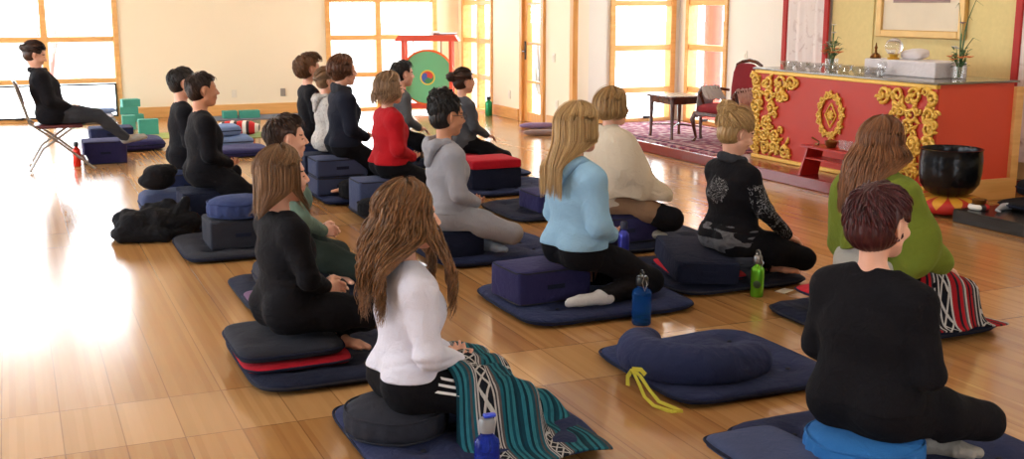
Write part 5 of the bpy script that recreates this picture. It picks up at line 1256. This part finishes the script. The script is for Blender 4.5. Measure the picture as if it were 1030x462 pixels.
ac = empty('armchair', (6.85, 10.12, .1), math.radians(188)); ac.scale = (.9, .9, .9); tag(ac, 'antique armchair upholstered in dark rose red with curved wooden arms', 'armchair')
rose = fabric('dark_rose_upholstery', (134, 42, 48), var=.12)
V, Q = puff(.25, .27, .055, .6, .45, 48, 14, .002, 4, dome=.02); link('seat', npmesh('seat', V, Q), rose, ac, (.03, 0, .40))
MB().box(-.22, .27, -.26, -.235, .32, .37, .008).box(-.22, .27, .235, .26, .32, .37, .008).box(.245, .275, -.25, .25, .32, .37, .008).box(-.24, -.21, -.24, .24, .32, .37, .008).build('seat_rail', M['dwood'], ac)
for d in (-1, 1):
    MB().tube([(.255, d*.245, .36), (.285, d*.262, .28), (.262, d*.25, .16), (.240, d*.24, .06), (.262, d*.255, .015), (.285, d*.262, .012)], [.028, .030, .020, .014, .017, .014], 8).build('front_leg', M['dwood'], ac, smooth=True)
    MB().tube([(-.22, d*.20, .36), (-.25, d*.205, .18), (-.30, d*.21, .01)], [.024, .018, .015], 8).build('back_leg', M['dwood'], ac, smooth=True)
    MB().tube([(-.235, d*.215, .60), (-.10, d*.275, .625), (.06, d*.285, .615), (.13, d*.285, .595), (.155, d*.283, .56), (.125, d*.28, .50), (.10, d*.268, .42), (.12, d*.262, .36)], [.015, .019, .022, .023, .018, .016, .016, .018], 8).build('armrest', M['dwood'], ac, smooth=True)
V, Q = puff(.035, .20, .24, .6, .45, 48, 18, .002, 4); bk = link('backrest', npmesh('backrest', V, Q), rose, ac, (-.275, 0, .685)); bk.rotation_euler = (0, -.14, 0)
MB().tube([(-.268-.14*(z-.43)*1.05, y, z) for (y, z) in ((-.195, .34), (-.205, .45), (-.215, .62), (-.225, .80), (-.20, .90), (-.12, .935), (0, .955), (.12, .935), (.20, .90), (.225, .80), (.215, .62), (.205, .45), (.195, .34))], .021, 8).build('back_frame', M['dwood'], ac, smooth=True)
def drape_cloth(name, lab, mat, path, w0, w1, n=26, cat='shawl', loc=(0, 0, 0), rz=0):
    """cloth hanging over an arm: path of centre points, laid across with folds"""
    path = [Vector(p) for p in path]; V = []; Fc = []; m = len(path)
    for i, p in enumerate(path):
        w = w0+(w1-w0)*i/(m-1)
        for k in range(n+1):
            t = k/n-.5; V.append((p.x+t*w, p.y+.012*math.sin(k*1.7+i*.4)*(1 if i not in (m//2,) else .2), p.z+.008*math.sin(k*1.1+i)))
    for i in range(m-1):
        for k in range(n): a = i*(n+1)+k; Fc.append((a, a+1, a+n+2, a+n+1))
    me = npmesh(name, np.array(V), Fc); o = link(name, me, mat, None, loc, rz); sol = o.modifiers.new('thick', 'SOLIDIFY'); sol.thickness = .01; tag(o, lab, cat); return o
tt = math.radians(188); pk = cloth_print('pink_printed_shawl', (196, 168, 164), (130, 70, 72), 12, .5)
drape_cloth('shawl', 'white crocheted shawl over the far arm of the armchair', fabric('white_crochet', (206, 200, 200)), [(.02, -.16, .50), (.02, -.24, .58), (.02, -.28, .652), (.02, -.33, .58), (.03, -.35, .44), (.04, -.36, .28)], .30, .22, loc=(6.85, 10.12, .1), rz=tt).scale = (.9, .9, .9)
drape_cloth('shawl', 'pink printed shawl over the near arm of the armchair', pk, [(-.02, .16, .47), (-.02, .25, .60), (-.02, .285, .654), (-.02, .33, .57), (-.02, .35, .42), (-.02, .355, .30)], .28, .26, loc=(6.85, 10.12, .1), rz=tt).scale = (.9, .9, .9)

# ================================================================== ON THE ALTAR
TZ = AZ1+.018
M['cglass'] = None
mm, nt, b = new_mat('clear_glass'); b.inputs['Base Color'].default_value = (.95, .97, .98, 1); b.inputs['Roughness'].default_value = .03; b.inputs['Transmission Weight'].default_value = .92; b.inputs['IOR'].default_value = 1.3; M['cglass'] = mm; M['bglass'] = glass_pane('bowl_glass', (.95, .96, .97), .35)
for i, y in enumerate((8.84, 8.65, 8.46, 8.25, 8.06, 7.86, 7.64)):
    t = MB().lathe([(0, 0), (.04, 0), (.045, .006), (.068, .035), (.082, .068), (.076, .066), (.062, .037), (.038, .012), (0, .010)], 24).build('offering_bowl', M['bglass'], loc=(6.66+(.03 if i == 3 else 0), y, TZ), smooth=True)
    tag(t, ['leftmost clear glass offering bowl on the altar edge', 'second glass offering bowl from the left', 'third glass offering bowl from the left', 'fourth glass offering bowl, in front of the left flower vase', 'fifth glass offering bowl, right of the left vase', 'sixth glass offering bowl, in front of the white box', 'rightmost glass offering bowl, below the crystal ball'][i], 'bowl', 'glass water offering bowls along the altar edge')
    MB().lathe([(0, .045), (.064, .045), (.0, .0455)], 20).build('water', M['bglass'], t)
whb = fabric('white_tablecloth', (222, 214, 216), var=.03)
wb = MB().box(-.17, .17, -.33, .33, 0, .13, .012, 3).build('cloth_covered_box', whb, loc=(6.97, 7.52, TZ)); tag(wb, 'low box covered in white cloth at the right of the altar top', 'box')
V, Q = puff(.08, .11, .045, .7, .5, 40, 14, .004, 3, None, 18); pl_ = link('white_bolster', npmesh('white_bolster', V, Q), whb, loc=(7.0, 7.58, TZ+.176)); pl_.rotation_euler = (0, -.15, .1); tag(pl_, 'small white cloth bundle on the cloth covered box', 'bundle')
cb_ = empty('crystal_ball', (6.86, 7.68, TZ+.131)); tag(cb_, 'clear crystal ball on a small gold stand', 'ball')
MB().lathe([(.074*math.sin(a), .105-.074*math.cos(a)) for a in np.linspace(0, PI, 20)], 32).build('ball', M['cglass'], cb_, smooth=True)
MB().lathe([(0, 0), (.05, 0), (.052, .01), (.03, .02), (.045, .045), (.04, .048), (.0, .03)], 24).build('ball_stand', M['gold'], cb_, smooth=True)
brz = metal('old_bronze', (120, 80, 36), .35, .8)
tag(MB().lathe([(0, 0), (.045, 0), (.048, .012), (.035, .03), (.028, .04), (.012, .05), (.010, .08), (.016, .09), (.008, .105), (.004, .13), (0, .135)], 20).build('hand_bell', brz, loc=(6.86, 7.90, TZ+.131-.0), smooth=True), 'small bronze hand bell on the edge of the cloth covered box', 'bell')
wb.scale = (1, 1.28, 1); wb.location.y = 7.55
def flowers(label, x, y, hs, seed, spray, iris, tall):
    r = random.Random(seed); t = empty('flower_vase', (x, y, TZ)); tag(t, label, 'flower vase')
    MB().lathe([(0, 0), (.058, 0), (.06, .01), (.06, .10), (.055, .10), (.055, .012), (0, .012)], 24).build('glass_vase', M['bglass'], t, smooth=True)
    grn = plain('stem_green', (70, 104, 46), .5); lg = plain('leaf_green', (56, 92, 44), .5); orr = plain('orange_petals', (232, 124, 62), .6); wh = plain('white_petals', (226, 224, 220), .6); pu = plain('violet_petals', (88, 60, 130), .6)
    st_ = MB(); lv = MB()
    for i in range(12):
        a = r.uniform(0, 6.28); st_.tube([(.01*math.cos(a), .01*math.sin(a), .015), (.02*math.cos(a), .02*math.sin(a), .1), (.07*math.cos(a)*r.random(), .07*math.sin(a)*r.random(), r.uniform(.14, .24))], .003, 5)
    for (dy, hh) in tall: st_.tube([(0, 0, .02), (0, dy*.3, hh*.5), (0, dy, hh)], .0035, 5)
    for (dy, hh) in spray:
        lv.tube([(0, 0, .08), (0, dy*.25, hh*.75), (0, dy*.6, hh), (0, dy, hh*.93)], [.004, .006, .004, .001], 5, flat=.3)
    for i in range(46):
        a = r.uniform(0, 6.28); rr = r.uniform(.01, .07); z = r.uniform(.10, .24); p = Vector((rr*math.cos(a), rr*math.sin(a), z)); q = p+Vector((math.cos(a)*.035, math.sin(a)*.035, r.uniform(-.01, .03)))
        lv.tube([p, (p+q)/2+Vector((0, 0, .006)), q], [.003, .012, .001], 5, flat=.3)
    st_.build('stems', grn, t, smooth=True); lv.build('leaves', lg, t, smooth=True)
    def bloom(c, rad, mat, n=9):
        mb = MB()
        for k in range(n):
            a = 2*PI*k/n; d = Vector((math.cos(a), math.sin(a), .45)); mb.tube([Vector(c), Vector(c)+d*rad*.6, Vector(c)+d*rad+Vector((0, 0, -.004))], [.003, rad*.32, .002], 6, flat=.35)
        mb.lathe([(0, .008), (.008, .004), (.009, 0)], 8, c); mb.build('blossom', mat, t, smooth=True)
    for i in range(7): a = i*.9+.3; bloom((.062*math.cos(a), .085*math.sin(a), .15+.03*r.random()), .036, orr)
    for (dy, z) in iris: bloom((0, dy, z), .028, wh if seed == 1 else (pu if z > .4 else wh))
flowers('left flower vase with orange blossoms and tall white flowers on the altar', 6.92, 8.55, 1, 1, ((-.22, .20), (.20, .22), (-.12, .30)), ((.0, .40), (-.01, .33), (.06, .24), (.03, .22)), ((0, .40), (-.01, .33)))
flowers('right flower vase with orange blossoms and one violet bloom near the altar corner', 6.95, 7.02, 1, 2, ((-.20, .33), (-.20, .62), (.09, .60), (-.10, .50)), ((.0, .44), (.04, .24), (.07, .25)), ((0, .44), (.005, .36)))
tag(MB().lathe([(0, 0), (.03, 0), (.012, .01), (.010, .045), (.035, .06), (.04, .10), (.03, .12), (0, .122)], 20).build('glass_goblet', M['bglass'], loc=(6.66, 7.58, TZ), smooth=True), 'small clear goblet between the sixth and seventh offering bowls', 'goblet')

# ================================================================== LITTLE RED TABLE, BELL, BLACK PLATFORM
rt = empty('red_altar_table', (6.24, 7.62, .1)); tag(rt, 'low red stand with slanted legs in front of the altar', 'table')
M['redt'] = plain('red_stand_paint', (164, 30, 24), .3)
MB().box(-.10, .10, -.32, .32, .245, .265, .004).box(-.085, .085, -.27, .27, .15, .165, .003).build('table_top', M['redt'], rt)
for d in (-1, 1):
    MB().prism([(-.10, 0), (.10, 0), (.085, .25), (-.085, .25)], -.012, .012, Matrix(((1, 0, 0, 0), (0, -d*.33, 1, d*.325), (0, 1, 0, 0), (0, 0, 0, 1)))).build('side_panel', M['redt'], rt)
tag(MB().lathe([(0, 0), (.035, 0), (.05, .03), (.055, .055), (.05, .055), (.03, .02), (0, .018)], 20).build('incense_bowl', brz, loc=(6.24, 7.66, .366), smooth=True), 'dark bronze bowl in the middle of the red stand', 'bowl')
for i, y in enumerate((7.52, 7.44)): tag(MB().lathe([(0, 0), (.025, 0), (.03, .05), (.033, .075), (.029, .075), (.025, .01), (0, .008)], 18).build('small_glass', M['cglass'], loc=(6.24, y, .366), smooth=True), ['small glass on the red stand, beside the bronze bowl', 'small glass at the right end of the red stand'][i], 'glass')
tag(MB().tube([(6.24, 7.86, .37), (6.24, 7.83, .375), (6.22, 7.79, .40), (6.2, 7.86, .43)], [.014, .012, .006, .009], 8).build('small_ladle', brz, smooth=True), 'tiny bronze ladle leaning at the left end of the red stand', 'ladle')
bxx, byy = 6.40, 6.48
patch, nt, b = new_mat('patchwork_brocade'); tc = N(nt, 'ShaderNodeTexCoord'); se = N(nt, 'ShaderNodeSeparateXYZ'); L(nt, tc.outputs['Object'], se.inputs[0])
an = mathn(nt, 'MULTIPLY', mathn(nt, 'ARCTAN2', se.outputs[1], se.outputs[0]), 12/(2*PI)); zz = mathn(nt, 'MULTIPLY', se.outputs[2], 5.5)
tri = mathn(nt, 'GREATER_THAN', mathn(nt, 'ADD', mathn(nt, 'ABSOLUTE', mathn(nt, 'SUBTRACT', mathn(nt, 'FRACT', an), .5)), zz), .42)
L(nt, mixc(nt, tri, lin((178, 34, 26)), lin((212, 150, 40))), b.inputs['Base Color']); b.inputs['Roughness'].default_value = .6
V, Q = puff(.285, .285, .068, .7, 1, 72, 18, .003, 5); tag(link('bell_cushion', npmesh('bell_cushion', V, Q), patch, loc=(bxx, byy, .07)), 'large round red and yellow patchwork cushion under the black bowl bell', 'cushion')
bl, nt, b = new_mat('hammered_black_metal'); b.inputs['Base Color'].default_value = (.012, .013, .016, 1); b.inputs['Metallic'].default_value = .6; b.inputs['Roughness'].default_value = .22
tc = N(nt, 'ShaderNodeTexCoord'); vo = N(nt, 'ShaderNodeTexVoronoi', i_Scale=22.0); L(nt, tc.outputs['Object'], vo.inputs['Vector']); bump(nt, b, vo.outputs['Distance'], .12, .01)
tag(MB().lathe([(0, 0), (.11, 0), (.17, .03), (.212, .09), (.226, .18), (.228, .27), (.221, .335), (.228, .35), (.218, .352), (.210, .335), (.216, .27), (.212, .18), (.195, .09), (.15, .045), (0, .03)], 64).build('bowl_bell', bl, loc=(bxx, byy, .136), smooth=True), 'big black hammered bowl bell on the patchwork cushion', 'bell')
bp = MB().box(6.16, 7.55, 4.4, 6.18, .0, .095, .006).build('low_black_platform', plain('black_lacquer', (14, 15, 18), .25)); tag(bp, 'low black platform at the right edge of the room', 'platform')
def blackpad(lab, x, y, w, d, h, z, seed): return mat_cushion(lab, x, y, w, d, h, mat='black', z=z, seed=seed, name='black_cushion', tuft=False)
blackpad('flat black mat lying on the low black platform', 6.86, 5.70, .80, .86, .07, .096, 101)
blackpad('thick black cushion on the flat black mat', 6.90, 5.88, .54, .46, .14, .168, 102)
sm = empty('bell_on_ring', (6.30, 6.08, .096)); tag(sm, 'small dark bowl on a red and white ring at the corner of the black platform', 'bowl')
MB().tube([(.055*math.cos(a), .055*math.sin(a), .02) for a in np.linspace(0, 2*PI, 22)[:-1]], .02, 8, True).build('ring_cushion', st, sm, smooth=True)
MB().lathe([(0, .025), (.03, .028), (.048, .05), (.05, .075), (.045, .075), (.03, .04), (0, .035)], 20).build('bowl', brz, sm, smooth=True)
tag(MB().tube([(6.50, 5.98, .123), (6.45, 6.0, .118), (6.30, 5.92, .115), (6.2+.1, 5.88, .112)], [.026, .026, .009, .008], 10).build('bell_striker', plain('silver_grey_felt', (150, 152, 158), .6), smooth=True), 'grey padded bell striker lying on the black platform', 'striker')

# ================================================================== BLANKETS OVER LAPS
def blanket_mat(name, stops, n):
    m, nt, b = new_mat(name); b.inputs['Roughness'].default_value = .95; b.inputs['Specular IOR Level'].default_value = .1
    uv = N(nt, 'ShaderNodeUVMap'); se = N(nt, 'ShaderNodeSeparateXYZ'); L(nt, uv.outputs[0], se.inputs[0])
    no = N(nt, 'ShaderNodeTexNoise', i_Scale=60.0, i_Detail=2.0); L(nt, uv.outputs[0], no.inputs['Vector'])
    t = mathn(nt, 'FRACT', mathn(nt, 'MULTIPLY', se.outputs[0], float(n)))
    c = ramp(nt, t, [(p, lin(c_)) for p, c_ in stops], 'CONSTANT')
    # lattice band: two crossing zigzags
    v = mathn(nt, 'MULTIPLY', se.outputs[1], 17.0)
    z1 = mathn(nt, 'ABSOLUTE', mathn(nt, 'SUBTRACT', mathn(nt, 'FRACT', v), .5))
    bandc = mathn(nt, 'MULTIPLY', mathn(nt, 'ABSOLUTE', mathn(nt, 'SUBTRACT', t, .50)), 5.0)
    lat = mathn(nt, 'LESS_THAN', mathn(nt, 'ABSOLUTE', mathn(nt, 'SUBTRACT', z1, bandc)), .11)
    inb = mathn(nt, 'LESS_THAN', mathn(nt, 'ABSOLUTE', mathn(nt, 'SUBTRACT', t, .50)), .10)
    c = mixc(nt, mathn(nt, 'MULTIPLY', lat, inb), c, lin((206, 202, 198)))
    c = mixc(nt, mathn(nt, 'MULTIPLY', no.outputs[0], .62), c, lin((26, 28, 34)))
    L(nt, c, b.inputs['Base Color']); bump(nt, b, mathn(nt, 'SINE', mathn(nt, 'MULTIPLY', se.outputs[0], 700.0)), .3, .002); return m
def lap_blanket(name, label, ps, pos, s, mat, x0, x1, y0, y1, zb, seed, holes=None, nx=90, ny=90, swap=False, bulge=None, spread=1.0, rot=0.0):
    """height-field cloth laid over the sitter's legs, falling to the mat and floor"""
    X, Y = np.meshgrid(np.linspace(x0, x1, nx), np.linspace(y0, y1, ny), indexing='ij')
    Zt = np.full(X.shape, zb)
    sph = []
    for d in (-1, 1):
        for p in ps.leg(d, .022)[:]+ps.foot(d, .02):
            for t in np.linspace(0, 1, 9): sph.append((p[1]*(1-t)+p[2]*t, p[3]*(1-t)+p[4]*t))
    for b_ in (bulge or []): sph.append((np.array(b_[:3]), b_[3]))
    for c, r in sph:
        d2 = r*r-(X-c[0])**2-(Y-c[1])**2; Zt = np.maximum(Zt, np.where(d2 > 0, c[2]+np.sqrt(np.maximum(d2, 0)), zb))
    Z = Zt.copy()
    for it in range(34):
        K = (np.roll(Z, 1, 0)+np.roll(Z, -1, 0)+np.roll(Z, 1, 1)+np.roll(Z, -1, 1))/4
        K[0], K[-1], K[:, 0], K[:, -1] = Z[0], Z[-1], Z[:, 0], Z[:, -1]; Z = np.maximum(Zt, K)
    P = np.stack([X, Y, Z], -1).reshape(-1, 3)
    h = (P[:, 2]-zb); fold = wr(P*np.array([1, 1, 0]), seed, (14, 14, 1))
    P[:, 2] += .016*np.abs(fold)*np.clip(h/.08, .25, 1)+.004
    c_ = np.array([(x0+x1)/2, (y0+y1)/2]); a = np.arctan2(P[:, 1]-c_[1], P[:, 0]-c_[0])
    P[:, :2] += (P[:, :2]-c_)*(.05*np.sin(a*9+seed))[:, None]
    if holes: pass
    idx = np.arange(nx*ny).reshape(nx, ny); Q = np.stack([idx[:-1, :-1], idx[1:, :-1], idx[1:, 1:], idx[:-1, 1:]], -1).reshape(-1, 4)
    me = npmesh(name, P, Q); uvl = me.uv_layers.new(name='UVMap')
    U = np.stack([((Y-y0)/(y1-y0)).ravel(), ((X-x0)/(x1-x0)).ravel()], 1)
    if swap: U = U[:, ::-1]
    li = np.zeros(len(me.loops), np.int32); me.loops.foreach_get('vertex_index', li); uvl.data.foreach_set('uv', U[li].astype(np.float32).ravel())
    o = link(name, me, mat, None, (pos[0], pos[1], 0)); o.scale = (s, s, s); o.rotation_euler = (0, 0, rot); sol = o.modifiers.new('thick', 'SOLIDIFY'); sol.thickness = .008; sol.offset = 1
    tag(o, label, 'blanket'); return o
teal = [(0, (20, 64, 78)), (.05, (44, 120, 136)), (.10, (16, 50, 64)), (.14, (52, 128, 142)), (.19, (28, 84, 100)), (.24, (92, 84, 84)), (.28, (30, 96, 112)), (.33, (196, 192, 190)), (.355, (60, 60, 68)), (.375, (200, 196, 194)), (.40, (24, 26, 34)), (.60, (200, 196, 194)), (.625, (60, 60, 68)), (.645, (196, 192, 190)), (.67, (96, 88, 88)), (.71, (34, 104, 120)), (.76, (16, 52, 64)), (.80, (50, 126, 140)), (.86, (24, 76, 92)), (.91, (48, 122, 136)), (.96, (16, 52, 66))]
x, y, s = WHITE
lap_blanket('striped_blanket', 'turquoise striped blanket with white lattice bands over the lap of the white-topped woman', ps6, (x, y), s, blanket_mat('turquoise_blanket', teal[:26], 2.3), .10, .64, -.50, .32, .045, 3, swap=True, bulge=[(.22, -.02, .24, .10), (.30, -.12, .20, .10), (.36, .1, .16, .12), (.55, -.05, .05, .09)])
redb = [(0, (168, 26, 34)), (.08, (30, 26, 32)), (.14, (180, 30, 38)), (.2, (60, 58, 64)), (.26, (196, 192, 190)), (.30, (28, 26, 32)), (.36, (200, 198, 196)), (.40, (20, 20, 26)), (.60, (200, 198, 196)), (.64, (170, 28, 36)), (.74, (40, 36, 42)), (.80, (186, 30, 40)), (.88, (90, 88, 92)), (.94, (200, 196, 192))]
x, y, s = AUB
lap_blanket('striped_blanket', 'red black and white striped blanket over the lap of the auburn haired woman', psA, (x, y), s, blanket_mat('red_blanket', redb, 2.0), .10, .56, -.38, .36, .06, 5, swap=True)
# white side stripes on the nearest trousers
x, y, s = WHITE; body6 = [o for o in bpy.data.objects if o.get('label', '').startswith('woman with long wavy streaked')][0]
h_, k_ = ps6.hip[-1], ps6.knee[-1]
for i, an in enumerate((.15, .42, .69)):
    pts = []
    for t in np.linspace(-.12, .42, 14):
        p = h_+(k_-h_)*t; ax = (k_-h_)/np.linalg.norm(k_-h_); side = np.cross(ax, [0, 0, 1.]); side /= np.linalg.norm(side); upv = np.cross(side, ax)
        rr = .104+(.068-.104)*max(0, t)+.010*(1-t); pts.append(tuple(p+(side*math.cos(an+.15)+upv*math.sin(an+.15))*rr))
    MB().add(*strap(pts, .010, .006)).build('side_stripe', F['wstripe'], body6)
